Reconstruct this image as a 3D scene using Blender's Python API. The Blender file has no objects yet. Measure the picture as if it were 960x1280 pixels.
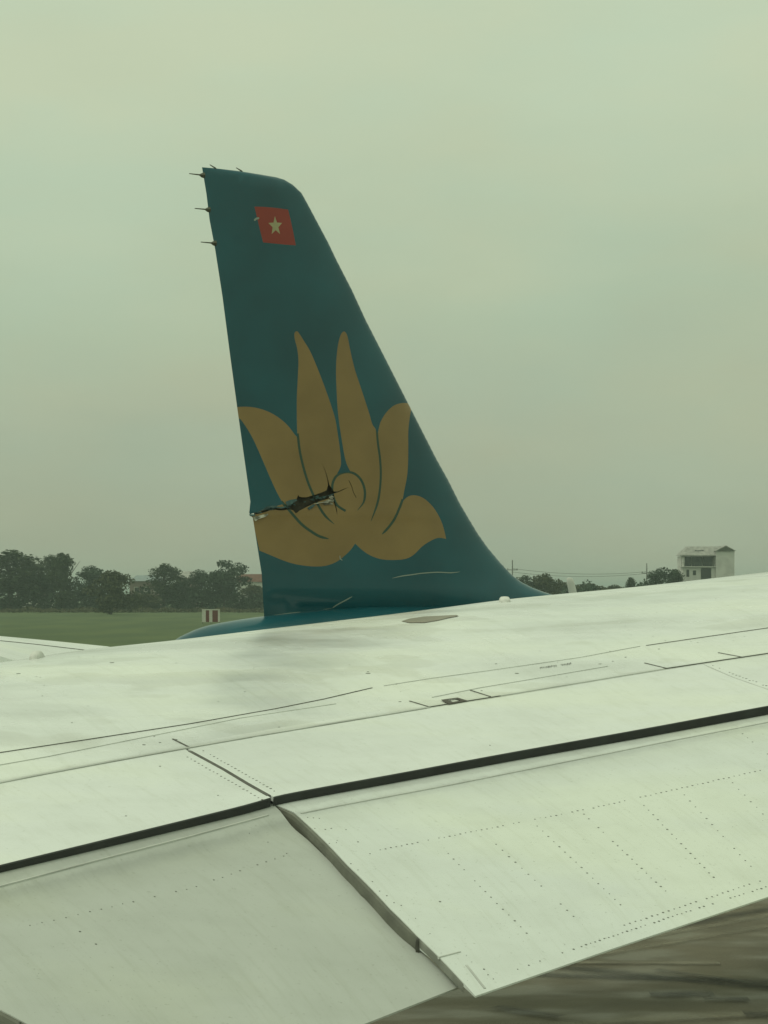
import bpy, bmesh, math, random
from mathutils import Vector, Matrix
from mathutils.geometry import delaunay_2d_cdt
random.seed(7)
R = math.radians
scn = bpy.context.scene
COL = scn.collection

# ------------------------------------------------------------------ camera, light, exposure
EYE = 6.0                    # cabin window height above the apron
F = 2600.0; HOR = 738.0      # focal length and horizon of the photograph, in its pixels
cam = bpy.data.cameras.new('camera'); cam_o = bpy.data.objects.new('camera', cam); COL.objects.link(cam_o)
cam_o.location = (0, 0, EYE); cam_o.rotation_euler = (R(90), 0, 0)
cam.sensor_fit = 'VERTICAL'; cam.sensor_height = 36; cam.lens = 36*F/1280
cam.shift_y = (HOR-640)/1280
cam.clip_start = 0.1; cam.clip_end = 20000
scn.camera = cam_o
scn.view_settings.view_transform = 'Standard'; scn.view_settings.look = 'None'
scn.view_settings.exposure = 0.0; scn.view_settings.gamma = 1
SUN_EL, SUN_AZ = 58, -105     # degrees; azimuth from +Y towards +X
world = bpy.data.worlds.new('World'); scn.world = world; world.use_nodes = True
def build_world():
    nt = world.node_tree; N = nt.nodes; L = nt.links
    bg = N['Background']
    sky = N.new('ShaderNodeTexSky'); sky.sky_type = 'NISHITA'; sky.sun_disc = False
    sky.sun_elevation = R(SUN_EL); sky.sun_rotation = R(SUN_AZ); sky.dust_density = 6; sky.air_density = 1.5
    tc = N.new('ShaderNodeTexCoord'); sep = N.new('ShaderNodeSeparateXYZ'); L.new(tc.outputs['Generated'], sep.inputs[0])
    # soft cloud deck: elevation plus a little slow noise
    mp = N.new('ShaderNodeMapping'); mp.inputs['Scale'].default_value = (1, 1, 2.6); L.new(tc.outputs['Generated'], mp.inputs[0])
    no = N.new('ShaderNodeTexNoise'); no.inputs['Scale'].default_value = 5.5; no.inputs['Detail'].default_value = 5
    no.inputs['Roughness'].default_value = .5; L.new(mp.outputs[0], no.inputs[0])
    ad = N.new('ShaderNodeMath'); ad.operation = 'MULTIPLY_ADD'; L.new(no.outputs[0], ad.inputs[0]); ad.inputs[1].default_value = .13
    sb = N.new('ShaderNodeMath'); sb.operation = 'ADD'; L.new(sep.outputs[2], sb.inputs[0]); sb.inputs[1].default_value = -.065
    L.new(sb.outputs[0], ad.inputs[2])
    cr = N.new('ShaderNodeValToRGB'); L.new(ad.outputs[0], cr.inputs[0])
    e = cr.color_ramp.elements
    e[0].position = 0; e[0].color = (.345, .40, .29, 1)
    e[1].position = 1; e[1].color = (.60, .68, .50, 1)
    for p, c in ((.07, (.40, .465, .335, 1)), (.13, (.43, .515, .365, 1)), (.19, (.485, .575, .41, 1)), (.28, (.54, .635, .455, 1))):
        k = e.new(p); k.color = c
    n2 = N.new('ShaderNodeTexNoise'); n2.inputs['Scale'].default_value = 7; n2.inputs['Detail'].default_value = 4; L.new(mp.outputs[0], n2.inputs[0])
    c2 = N.new('ShaderNodeValToRGB'); L.new(n2.outputs[0], c2.inputs[0])
    c2.color_ramp.elements[0].position = .35; c2.color_ramp.elements[0].color = (.965, 1.0, 1.01, 1)
    c2.color_ramp.elements[1].position = .65; c2.color_ramp.elements[1].color = (1.035, 1.0, .975, 1)
    mu = N.new('ShaderNodeMix'); mu.data_type = 'RGBA'; mu.blend_type = 'MULTIPLY'; mu.inputs[0].default_value = 1
    L.new(cr.outputs[0], mu.inputs[6]); L.new(c2.outputs[0], mu.inputs[7])
    sc = N.new('ShaderNodeVectorMath'); sc.operation = 'SCALE'; L.new(sky.outputs[0], sc.inputs[0]); sc.inputs[3].default_value = .004
    av = N.new('ShaderNodeVectorMath'); av.operation = 'ADD'; L.new(mu.outputs[2], av.inputs[0]); L.new(sc.outputs[0], av.inputs[1])
    L.new(av.outputs[0], bg.inputs[0]); bg.inputs[1].default_value = .99
build_world()
sun = bpy.data.lights.new('sun', 'SUN'); sun.energy = .8; sun.angle = R(22); sun.color = (1, .98, .84)
so = bpy.data.objects.new('sun', sun); COL.objects.link(so)
sd = Vector((math.sin(R(SUN_AZ))*math.cos(R(SUN_EL)), math.cos(R(SUN_AZ))*math.cos(R(SUN_EL)), math.sin(R(SUN_EL))))
so.rotation_euler = sd.to_track_quat('Z', 'Y').to_euler()

# ------------------------------------------------------------------ helpers
def lerp(a, b, t): return a+(b-a)*t
def interp(pts, x):
    if x <= pts[0][0]:
        (a, b), (c, d) = pts[0], pts[1]
    elif x >= pts[-1][0]:
        (a, b), (c, d) = pts[-2], pts[-1]
    else:
        for i in range(len(pts)-1):
            if pts[i][0] <= x <= pts[i+1][0]:
                (a, b), (c, d) = pts[i], pts[i+1]; break
    return b+(d-b)*(x-a)/(c-a)
def hermite(pts, x):
    """smooth interpolation through points, straight beyond the ends"""
    n = len(pts)
    if x <= pts[0][0] or x >= pts[-1][0]: return interp(pts, x)
    for i in range(n-1):
        if x <= pts[i+1][0]: break
    def m(k):
        if k == 0: return (pts[1][1]-pts[0][1])/(pts[1][0]-pts[0][0])
        if k == n-1: return (pts[-1][1]-pts[-2][1])/(pts[-1][0]-pts[-2][0])
        return (pts[k+1][1]-pts[k-1][1])/(pts[k+1][0]-pts[k-1][0])
    x0, y0 = pts[i]; x1, y1 = pts[i+1]; h = x1-x0; t = (x-x0)/h
    return (2*t**3-3*t*t+1)*y0+(t**3-2*t*t+t)*h*m(i)+(-2*t**3+3*t*t)*y1+(t**3-t*t)*h*m(i+1)
def tag(o, label=None, cat=None, group=None, kind=None):
    for k, v in (('label', label), ('category', cat), ('group', group), ('kind', kind)):
        if v: o[k] = v
    return o
def empty(name, loc=(0, 0, 0), rz=0):
    o = bpy.data.objects.new(name, None); COL.objects.link(o); o.location = loc; o.rotation_euler = (0, 0, rz)
    o.empty_display_size = .3
    return o
def link(name, me, m=None, parent=None, smooth=False):
    if m is not None and not me.materials: me.materials.append(m)
    if smooth:
        for p in me.polygons: p.use_smooth = True
    o = bpy.data.objects.new(name, me); COL.objects.link(o)
    if parent: o.parent = parent
    return o
def mesh(name, vs, fs, m=None, parent=None, smooth=False, recalc=False, uvs=None):
    me = bpy.data.meshes.new(name); me.from_pydata([tuple(v) for v in vs], [], fs); me.update()
    if uvs:
        ul = me.uv_layers.new(name='UVMap')
        for lp in me.loops: ul.data[lp.index].uv = uvs[lp.vertex_index]
    if recalc:
        bm = bmesh.new(); bm.from_mesh(me); bmesh.ops.recalc_face_normals(bm, faces=bm.faces); bm.to_mesh(me); bm.free()
    return link(name, me, m, parent, smooth)
class MB:
    def __init__(s): s.v = []; s.f = []
    def add(s, vs, fs):
        n = len(s.v); s.v += [tuple(v) for v in vs]; s.f += [tuple(i+n for i in f) for f in fs]; return s
    def box(s, x0, x1, y0, y1, z0, z1):
        return s.add([(x0, y0, z0), (x1, y0, z0), (x1, y1, z0), (x0, y1, z0), (x0, y0, z1), (x1, y0, z1), (x1, y1, z1), (x0, y1, z1)],
                     [(0, 3, 2, 1), (4, 5, 6, 7), (0, 1, 5, 4), (1, 2, 6, 5), (2, 3, 7, 6), (3, 0, 4, 7)])
    def tube(s, pts, rads, n=8):
        pts = [Vector(p) for p in pts]; vs = []; fs = []
        for i, p in enumerate(pts):
            d = (pts[min(i+1, len(pts)-1)]-pts[max(i-1, 0)]).normalized()
            a = d.cross(Vector((0, 0, 1)) if abs(d.z) < .9 else Vector((1, 0, 0))).normalized(); b = d.cross(a)
            r = rads[i] if isinstance(rads, (list, tuple)) else rads
            for k in range(n):
                t = 2*math.pi*k/n; vs.append(p+a*math.cos(t)*r+b*math.sin(t)*r)
        for i in range(len(pts)-1):
            for k in range(n):
                fs.append((i*n+k, i*n+(k+1) % n, (i+1)*n+(k+1) % n, (i+1)*n+k))
        fs.append(tuple(range(n-1, -1, -1))); fs.append(tuple(range((len(pts)-1)*n, len(pts)*n)))
        return s.add(vs, fs)
    def build(s, name, m, parent=None, smooth=False):
        return mesh(name, s.v, s.f, m, parent, smooth, recalc=True)

# ------------------------------------------------------------------ materials
def mat(name, col, rough=.6, var=0, scale=3, spec=.5, coat=0, bump=0, bscale=40, col2=None, metal=0, lo=.35, hi=.65, stretch=(1, 1, 1), rvar=0):
    m = bpy.data.materials.new(name); m.use_nodes = True
    nt = m.node_tree; N = nt.nodes; L = nt.links; b = N['Principled BSDF']
    b.inputs['Base Color'].default_value = (*col, 1); b.inputs['Roughness'].default_value = rough
    b.inputs['Specular IOR Level'].default_value = spec; b.inputs['Coat Weight'].default_value = coat; b.inputs['Coat Roughness'].default_value = .12
    b.inputs['Metallic'].default_value = metal
    tc = N.new('ShaderNodeTexCoord'); mp = N.new('ShaderNodeMapping'); mp.inputs['Scale'].default_value = stretch; L.new(tc.outputs['Object'], mp.inputs[0])
    if var or col2 or rvar:
        n = N.new('ShaderNodeTexNoise'); n.inputs['Scale'].default_value = scale; n.inputs['Detail'].default_value = 6; L.new(mp.outputs[0], n.inputs[0])
        r = N.new('ShaderNodeValToRGB'); L.new(n.outputs[0], r.inputs[0])
        c2 = col2 or tuple(c*(1-var) for c in col)
        r.color_ramp.elements[0].position = lo; r.color_ramp.elements[0].color = (*c2, 1)
        r.color_ramp.elements[1].position = hi; r.color_ramp.elements[1].color = (*col, 1)
        L.new(r.outputs[0], b.inputs['Base Color'])
        if rvar:
            mr = N.new('ShaderNodeMapRange'); L.new(n.outputs[0], mr.inputs[0]); mr.inputs[1].default_value = .3; mr.inputs[2].default_value = .7
            mr.inputs[3].default_value = rough+rvar; mr.inputs[4].default_value = rough-rvar; L.new(mr.outputs[0], b.inputs['Roughness'])
    if bump:
        n = N.new('ShaderNodeTexNoise'); n.inputs['Scale'].default_value = bscale; n.inputs['Detail'].default_value = 4; L.new(mp.outputs[0], n.inputs[0])
        bp = N.new('ShaderNodeBump'); bp.inputs['Strength'].default_value = bump; bp.inputs['Distance'].default_value = .05
        L.new(n.outputs[0], bp.inputs['Height']); L.new(bp.outputs[0], b.inputs['Normal'])
    return m

def wing_paint(name, col, soot_shade=0, sheen=.3, blotch=.1, bump=.25, spec=.5):
    """weathered white wing paint: slow mottling, fine speckle of dirt, a soot band along the front edge (uv v near 1)"""
    m = bpy.data.materials.new(name); m.use_nodes = True
    nt = m.node_tree; N = nt.nodes; L = nt.links; b = N['Principled BSDF']
    tc = N.new('ShaderNodeTexCoord')
    def noise(scale, detail, vec=None, stretch=None, rough=.5):
        n = N.new('ShaderNodeTexNoise'); n.inputs['Scale'].default_value = scale; n.inputs['Detail'].default_value = detail
        n.inputs['Roughness'].default_value = rough
        src = vec or tc.outputs['Object']
        if stretch:
            mp = N.new('ShaderNodeMapping'); mp.inputs['Scale'].default_value = stretch; mp.inputs['Rotation'].default_value = (0, 0, R(-22)); L.new(src, mp.inputs[0]); src = mp.outputs[0]
        L.new(src, n.inputs[0]); return n.outputs[0]
    def ramp(src, stops):
        r = N.new('ShaderNodeValToRGB'); L.new(src, r.inputs[0]); e = r.color_ramp.elements
        e[0].position = stops[0][0]; e[0].color = (*stops[0][1], 1); e[1].position = stops[-1][0]; e[1].color = (*stops[-1][1], 1)
        for p, c in stops[1:-1]: k = e.new(p); k.color = (*c, 1)
        return r.outputs[0]
    def mul(a, c):
        x = N.new('ShaderNodeMix'); x.data_type = 'RGBA'; x.blend_type = 'MULTIPLY'; x.inputs[0].default_value = 1
        L.new(a, x.inputs[6]); L.new(c, x.inputs[7]); return x.outputs[2]
    g = lambda v: (v, v, v)
    base = ramp(noise(.55, 5, stretch=(1, 1.5, 1), rough=.55), [(.34, tuple(c*(1-blotch) for c in col)), (.46, tuple(c*(1-blotch*.3) for c in col)), (.62, (col[0]*1.02, col[1]*1.02, col[2]*.96))])
    base = mul(base, ramp(noise(3.5, 6, rough=.65), [(.3, (.93, .93, .92)), (.55, g(1))]))
    base = mul(base, ramp(noise(60, 3, rough=.6), [(.26, (.72, .72, .68)), (.36, g(1))]))
    if soot_shade:  # dirt under the spoiler gap plus its shadow, both put into the colour
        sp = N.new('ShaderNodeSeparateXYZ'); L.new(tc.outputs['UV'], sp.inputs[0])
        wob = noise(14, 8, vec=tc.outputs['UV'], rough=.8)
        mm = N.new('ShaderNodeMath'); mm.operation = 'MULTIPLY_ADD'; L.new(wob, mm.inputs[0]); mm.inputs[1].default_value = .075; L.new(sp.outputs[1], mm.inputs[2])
        s = 1-soot_shade
        base = mul(base, ramp(mm.outputs[0], [(.80, g(1)), (.91, (.93, .93, .91)), (.955, (1-.42*soot_shade,)*3), (.972, (1-.12*soot_shade,)*3), (.99, (1-.06*soot_shade,)*3), (1.0, (1-.25*soot_shade,)*3)]))
    if blotch > .15: base = mul(base, ramp(noise(1.25, 4, stretch=(1, 1.1, 1), rough=.45), [(.555, g(1)), (.585, (.91, .905, .885)), (.68, (.87, .865, .84))]))
    # thin run-back streaks along the chord
    mpu = N.new('ShaderNodeMapping'); mpu.inputs['Scale'].default_value = (16, 1.2, 1); L.new(tc.outputs['UV'], mpu.inputs[0])
    base = mul(base, ramp(noise(2.2, 7, vec=mpu.outputs[0], rough=.7), [(.34, (.935, .935, .915)), (.48, g(1)), (.7, g(1.01))]))
    L.new(base, b.inputs['Base Color']); b.inputs['Specular IOR Level'].default_value = spec
    mr = N.new('ShaderNodeMapRange'); L.new(noise(1.1, 4, stretch=(1, 1.6, 1)), mr.inputs[0]); mr.inputs[1].default_value = .38; mr.inputs[2].default_value = .58
    mr.inputs[3].default_value = sheen; mr.inputs[4].default_value = sheen+.12; L.new(mr.outputs[0], b.inputs['Roughness'])
    bp = N.new('ShaderNodeBump'); bp.inputs['Strength'].default_value = bump; bp.inputs['Distance'].default_value = .004
    L.new(noise(2.3, 3), bp.inputs['Height']); L.new(bp.outputs[0], b.inputs['Normal'])
    return m

M = dict(
    wing=wing_paint('white wing paint', (.80, .83, .81), sheen=.17, blotch=.2, bump=.03, spec=.3),
    spoiler=wing_paint('white spoiler paint', (.77, .80, .78), sheen=.3, blotch=.06),
    flap=wing_paint('white flap paint', (.72, .76, .73), soot_shade=.6, sheen=.35, blotch=.08),
    flapgrey=wing_paint('dull grey flap paint', (.50, .525, .49), soot_shade=.5, sheen=.42, blotch=.08),
    rubber=mat('black rubber and gap shade', (.02, .024, .022), .55, var=.4, scale=6),  # tyres; also the black standing in for shade at the spoiler gap
    sealgrey=mat('grey edge seal', (.16, .165, .13), .5, var=.35, scale=8),
    edge=mat('grey bare edge metal', (.26, .27, .23), .45, var=.3, scale=12),
    line=mat('dark joint sealant', (.12, .12, .10), .7, var=.4, scale=20),
    lineg=mat('pale grey joint sealant', (.60, .62, .58), .6, var=.25, scale=3),
    rivet=mat('dark rivet head', (.19, .20, .17), .5, var=.4, scale=30),
    oil=mat('brown oil film', (.22, .19, .13), .35, var=.3, scale=3),
    mark=mat('dark marking paint', (.07, .06, .045), .6, var=.3, scale=30),
    teal=mat('teal aircraft paint', (.006, .098, .126), .30, var=.28, scale=.9, spec=.4, coat=.4, bump=.02, bscale=2),
    outline=mat('dark outline paint', (.030, .075, .052), .4),
    gold=mat('dull gold aircraft paint', (.30, .205, .082), .38, var=.20, scale=1.3, spec=.35, coat=.2),
    red=mat('red flag paint', (.30, .036, .020), .4, var=.1, scale=3, coat=.2),
    cream=mat('pale yellow star paint', (.42, .40, .22), .4, var=.15, scale=12),
    torn=mat('torn composite edge', (.55, .55, .44), .7, var=.75, scale=14, bump=.6, bscale=40),
    lip=mat('scuffed teal skin', (.06, .13, .13), .6, var=.5, scale=12),
    dark=mat('dark inside of the fin', (.075, .070, .048), .85, var=.6, scale=9),
    scratch=mat('pale scratch', (.30, .36, .31), .6),
    metal=mat('dark metal', (.08, .09, .06), .5),
    white=mat('white paint', (.72, .73, .68), .45, var=.12, scale=3),
    exhaust=mat('exhaust metal', (.30, .29, .27), .4, metal=.8, var=.4, scale=5),
    glassdark=mat('dark cabin glass', (.02, .025, .03), .1),
    fieldgrass=mat('field grass', (.078, .112, .030), .95, col2=(.050, .082, .022), scale=.11, bump=.0, stretch=(1, .25, 1), lo=.4, hi=.62),
    grass=mat('tall grass', (.095, .085, .040), .95, col2=(.055, .065, .028), scale=.1),
    bark=mat('bark', (.06, .05, .035), .9, var=.5, scale=6, bump=.6),
    leafa=mat('dark leaves', (.040, .068, .036), .8, var=.28, scale=.6, spec=.2),
    leafb=mat('mid green leaves', (.055, .080, .033), .8, var=.4, scale=.9, spec=.2),
    leafc=mat('olive leaves', (.075, .085, .036), .8, var=.4, scale=.9, spec=.2),
    wallw=mat('white render', (.70, .70, .65), .85, var=.18, scale=.5, bump=.1, bscale=6),
    wallp=mat('pinkish render', (.26, .21, .18), .85, var=.2, scale=.4),
    rooft=mat('red brown roof tiles', (.17, .075, .05), .8, var=.35, scale=1.5, stretch=(1, 1, 4)),
    roofb=mat('pale blue grey sheet roof', (.26, .32, .32), .5, var=.2, scale=1),
    roofg=mat('weathered grey roof sheet', (.42, .42, .38), .7, var=.35, scale=1.2, bump=.2, bscale=5),
    winglass=mat('dark window glass', (.03, .035, .035), .15),
    concretepole=mat('concrete pole', (.20, .20, .18), .85, var=.2, scale=4),
    boardred=mat('faded red board', (.16, .045, .035), .7, var=.25, scale=3),
    boardwhite=mat('white board', (.62, .62, .54), .7, var=.15, scale=3),
)
def leaf_trans():
    for k in ('leafa', 'leafb', 'leafc'):
        b = M[k].node_tree.nodes['Principled BSDF']; b.inputs['Roughness'].default_value = .85
leaf_trans()

def asphalt():
    m = mat('worn apron asphalt', (.185, .165, .110), .8, col2=(.140, .126, .086), scale=.45, bump=.25, bscale=14, rvar=0)
    nt = m.node_tree; N = nt.nodes; L = nt.links; b = N['Principled BSDF']
    src = b.inputs['Base Color'].links[0].from_socket
    tc = N.new('ShaderNodeTexCoord'); mp = N.new('ShaderNodeMapping'); mp.inputs['Rotation'].default_value = (0, 0, R(-37)); mp.inputs['Scale'].default_value = (.7, 1.1, 1)
    L.new(tc.outputs['Object'], mp.inputs[0])
    def layer(scale, lo, hi, c, det=5):
        nonlocal src
        n = N.new('ShaderNodeTexNoise'); n.inputs['Scale'].default_value = scale; n.inputs['Detail'].default_value = det; L.new(mp.outputs[0], n.inputs[0])
        r = N.new('ShaderNodeValToRGB'); L.new(n.outputs[0], r.inputs[0]); r.color_ramp.elements[0].position = lo; r.color_ramp.elements[0].color = (*c, 1)
        r.color_ramp.elements[1].position = hi; r.color_ramp.elements[1].color = (1, 1, 1, 1)
        x = N.new('ShaderNodeMix'); x.data_type = 'RGBA'; x.blend_type = 'MULTIPLY'; x.inputs[0].default_value = 1
        L.new(src, x.inputs[6]); L.new(r.outputs[0], x.inputs[7]); src = x.outputs[2]
        return n
    layer(.5, .36, .6, (.84, .85, .85)); layer(1.6, .25, .70, (.86, .86, .86), det=9)
    L.new(src, b.inputs['Base Color'])
    mr = N.new('ShaderNodeMapRange'); n = N.new('ShaderNodeTexNoise'); n.inputs['Scale'].default_value = .8; L.new(mp.outputs[0], n.inputs[0]); L.new(n.outputs[0], mr.inputs[0])
    mr.inputs[1].default_value = .42; mr.inputs[2].default_value = .6; mr.inputs[3].default_value = .9; mr.inputs[4].default_value = .5; L.new(mr.outputs[0], b.inputs['Roughness'])
    return m
M['asphalt'] = asphalt()
def streak_mat(name, c, thr):
    m = mat(name, c, .75, var=.3, scale=2)
    nt = m.node_tree; N = nt.nodes; L = nt.links; b = N['Principled BSDF']
    tc = N.new('ShaderNodeTexCoord'); n = N.new('ShaderNodeTexNoise'); n.inputs['Scale'].default_value = 1.3; n.inputs['Detail'].default_value = 7; n.inputs['Roughness'].default_value = .7
    L.new(tc.outputs['Object'], n.inputs[0])
    sp = N.new('ShaderNodeSeparateXYZ'); L.new(tc.outputs['UV'], sp.inputs[0])
    # soft borders across the strip (uv v) and at its ends (uv u)
    def hat(s):
        a = N.new('ShaderNodeMath'); a.operation = 'SUBTRACT'; L.new(s, a.inputs[0]); a.inputs[1].default_value = .5
        bb = N.new('ShaderNodeMath'); bb.operation = 'ABSOLUTE'; L.new(a.outputs[0], bb.inputs[0])
        c_ = N.new('ShaderNodeMath'); c_.operation = 'MULTIPLY_ADD'; L.new(bb.outputs[0], c_.inputs[0]); c_.inputs[1].default_value = -2; c_.inputs[2].default_value = 1
        return c_.outputs[0]
    h = N.new('ShaderNodeMath'); h.operation = 'MULTIPLY'; L.new(hat(sp.outputs[1]), h.inputs[0]); L.new(n.outputs[0], h.inputs[1])
    mr = N.new('ShaderNodeMapRange'); L.new(h.outputs[0], mr.inputs[0]); mr.inputs[1].default_value = .10; mr.inputs[2].default_value = .55; mr.inputs[4].default_value = thr
    L.new(mr.outputs[0], b.inputs['Alpha'])
    return m
M['tyre'] = streak_mat('tyre rubber on asphalt', (.05, .052, .040), .5)
M['pale'] = streak_mat('worn pale paint on asphalt', (.30, .28, .20), .62)
M['wet'] = streak_mat('dark damp patch', (.030, .030, .024), .6)

# ------------------------------------------------------------------ ground
def sheet(name, pts, z, m, parent=None, uv=False):
    return mesh(name, [(x, y, z) for x, y in pts], [tuple(range(len(pts)))], m, parent, uvs=[(0, 0), (1, 0), (1, 1), (0, 1)] if uv else None)
tag(sheet('ground', [(-3000, -300), (3000, -300), (3000, 6000), (-3000, 6000)], 0, M['fieldgrass']), kind='structure')
apron = tag(sheet('apron', [(-300, -120), (300, -120), (300, 118), (-300, 118)], .004, M['asphalt']), kind='structure')
def gpt(px, py):            # a point of the ground seen at a pixel of the photograph
    y = EYE*F/(py-HOR); return Vector(((px-480)/F*y, y))
def gstrip(name, a, b, wa, m, z):
    a = gpt(*a); b = gpt(*b); d = (b-a).normalized(); n = Vector((-d.y, d.x))*wa/2
    sheet(name, [a-n, b-n, b+n, a+n], z, m, apron, uv=True)
for i, (a, b, w, k) in enumerate([
    ((560, 1207), (1060, 1120), .8, 'tyre'), ((700, 1192), (1060, 1128), .45, 'pale'), ((640, 1213), (1060, 1142), .55, 'pale'),
    ((600, 1200), (1100, 1250), .85, 'tyre'), ((560, 1216), (1100, 1233), .8, 'tyre'), ((560, 1204), (900, 1206), .5, 'pale'),
    ((400, 1300), (1100, 1262), .7, 'pale'), ((820, 1214), (1100, 1256), .4, 'tyre'),
    ((812, 1245), (892, 1245), .7, 'wet'), ((880, 1252), (936, 1252), .5, 'wet'), ((930, 1271), (1010, 1271), .8, 'wet'), ((620, 1262), (700, 1275), .5, 'wet')]):
    gstrip('tyre_mark' if k == 'tyre' else 'paint_stripe' if k == 'pale' else 'damp_patch', a, b, w, M[k], .008+.004*i)

# ------------------------------------------------------------------ own wing
# The wing is a height field over the plan: each station (a sight line over the ground) has a chordwise profile in metres.
GAP = [(-450, 1191), (0, 1081), (250, 1020), (308, 1005.5), (345, 995), (382, 987.5), (500, 966), (640, 940), (800, 911.5), (960, 882), (1400, 803)]     # rear edge of the spoilers
SEAM = [(-450, 1072), (0, 979), (235, 935.5), (540, 884.5), (620, 872), (832, 837), (960, 818), (1400, 752)]
CREST = [(-450, 885), (0, 828), (100, 813), (220, 800), (328, 787), (480, 769), (543, 761), (627, 750), (690, 743.5), (800, 733), (960, 715), (1400, 668)]
DG = [(-450, 6.2), (0, 7.5), (450, 9.2), (960, 10.9), (1400, 12.3)]
S2 = .125
def gap_h(px): return max(.02, interp([(-450, .022), (0, .026), (335, .037), (960, .046), (1400, .050)], px))
def frame(px):
    dg = hermite(DG, px); zg = -(hermite(GAP, px)-HOR)/F*dg
    k = (hermite(SEAM, px)-HOR)/F
    ds = (S2*dg-zg)/(S2+k); zs = -k*ds
    k2 = (hermite(CREST, px)-HOR)/F; a = S2-(S2+k2)/4
    dc = (-zs+a*ds)/(a+k2); zc = -k2*dc
    return dg, zg, ds, zs, dc, zc, k2
def W(px, d, z): return Vector(((px-480)/F*d, d, EYE+z))
def P_spoil(px, v):       # v 0 rear edge, 1 seam
    dg, zg, ds, zs = frame(px)[:4]
    return W(px, lerp(dg, ds, v), lerp(zg, zs, v))
def P_skin(px, v):        # v 0 seam, 1 crest, 1.4 nose
    dg, zg, ds, zs, dc, zc, k2 = frame(px)
    x = v*(dc-ds); c = (-k2-S2)/(4*(dc-ds)**3)
    z = zs+S2*x+c*x**4
    return W(px, ds+x, z)
def flap_profile(px, x, low):
    dg, zg = frame(px)[:2]
    z = zg-gap_h(px)-.165*x-.018*x*x
    if low: t = min(1, max(0, x/.30)); z -= .038*t*t*(3-2*t)+.008*x
    return dg-x, z
TEY = {0: [(-450, 1597), (594, 1245), (762, 1187), (960, 1121), (1400, 974)], 1: [(-450, 1636), (458, 1279), (575, 1233), (700, 1184)]}
_ch = {}
def flap_chord(px, low):
    key = (round(px, 2), low)
    if key in _ch: return _ch[key]
    k = (interp(TEY[low], px)-HOR)/F; a, b = .3, 5.
    for _ in range(40):
        m_ = (a+b)/2; d, z = flap_profile(px, m_, low)
        if -z/d < k: a = m_
        else: b = m_
    _ch[key] = a; return a
def P_flap(px, v, low=0):    # v 0 trailing edge, 1 just below the spoiler edge
    x = (1-v)*flap_chord(px, low) if v <= 1 else (1-v)*2
    d, z = flap_profile(px, x, low)
    return W(px, d, z)
def proj(p): return 480+p.x/p.y*F, HOR-(p.z-EYE)/p.y*F
def solve(S, px, py, lo=0., hi=1.):
    for _ in range(36):
        m_ = (lo+hi)/2
        if proj(S(px, m_))[1] > py: lo = m_
        else: hi = m_
    return (lo+hi)/2
def border(S, pts):       # pixel path -> px as a function of v on surface S
    q = sorted((solve(S, x, y), x) for x, y in pts)
    return lambda v: interp(q, v)
def panel(name, S, uL, uR, v0, v1, nu, nv, m, parent, thick, taper=None):
    vs = []; uv = []; fs = []
    for side in (0, 1):
        for j in range(nv+1):
            v = lerp(v0, v1, j/nv); a, b = uL(v), uR(v)
            for i in range(nu+1):
                px = lerp(a, b, i/nu); p = S(px, v)
                if side: p = p-Vector((0, 0, thick if not taper else taper(v)))
                vs.append(p); uv.append(((px+v*(105 if S is P_spoil else 245))/300, v))
    n = (nu+1)*(nv+1); w = nu+1
    vs = vs+vs; uv = uv+uv; N2 = 2*n          # side walls get their own vertices so that the edges stay crisp
    for j in range(nv):
        for i in range(nu):
            a = j*w+i
            fs += [(a, a+1, a+w+1, a+w), (n+a, n+a+w, n+a+w+1, n+a+1)]
    for i in range(nu):
        fs += [tuple(N2+q for q in f) for f in ((i, n+i, n+i+1, i+1), (nv*w+i, nv*w+i+1, n+nv*w+i+1, n+nv*w+i))]
    for j in range(nv):
        fs += [tuple(N2+q for q in f) for f in ((j*w, (j+1)*w, n+(j+1)*w, n+j*w), (j*w+nu, n+j*w+nu, n+(j+1)*w+nu, (j+1)*w+nu))]
    o = mesh(name, vs, fs, m, parent, uvs=uv)
    for k, p in enumerate(o.data.polygons): p.use_smooth = k < 2*nu*nv
    o.data.update()
    return o
def ribbon(name, S, pts, width, m, parent, up=.003, step=12, seg=None):
    """thin strip of sealant laid on surface S along a pixel path"""
    P = []
    for (x0, y0), (x1, y1) in zip(pts[:-1], pts[1:]):
        n = max(1, int(math.hypot(x1-x0, y1-y0)/step))
        for i in range(n): P.append((lerp(x0, x1, i/n), lerp(y0, y1, i/n)))
    P.append(pts[-1])
    Q = [S(x, solve(S, x, y)) for x, y in P]; vs = []; fs = []
    for i, q in enumerate(Q):
        d = (Q[min(i+1, len(Q)-1)]-Q[max(i-1, 0)]).normalized(); s = d.cross(Vector((0, 0, 1))).normalized()*width/2
        u = Vector((0, 0, up)); vs += [q-s-u*2, q-s+u, q+s+u, q+s-u*2]
    for i in range(len(Q)-1):
        a = i*4
        fs += [(a, a+4, a+5, a+1), (a+1, a+5, a+6, a+2), (a+2, a+6, a+7, a+3)]
    fs += [(0, 1, 2, 3), (len(vs)-1, len(vs)-2, len(vs)-3, len(vs)-4)]
    return mesh(name, vs, fs, m, parent, recalc=True)
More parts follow.
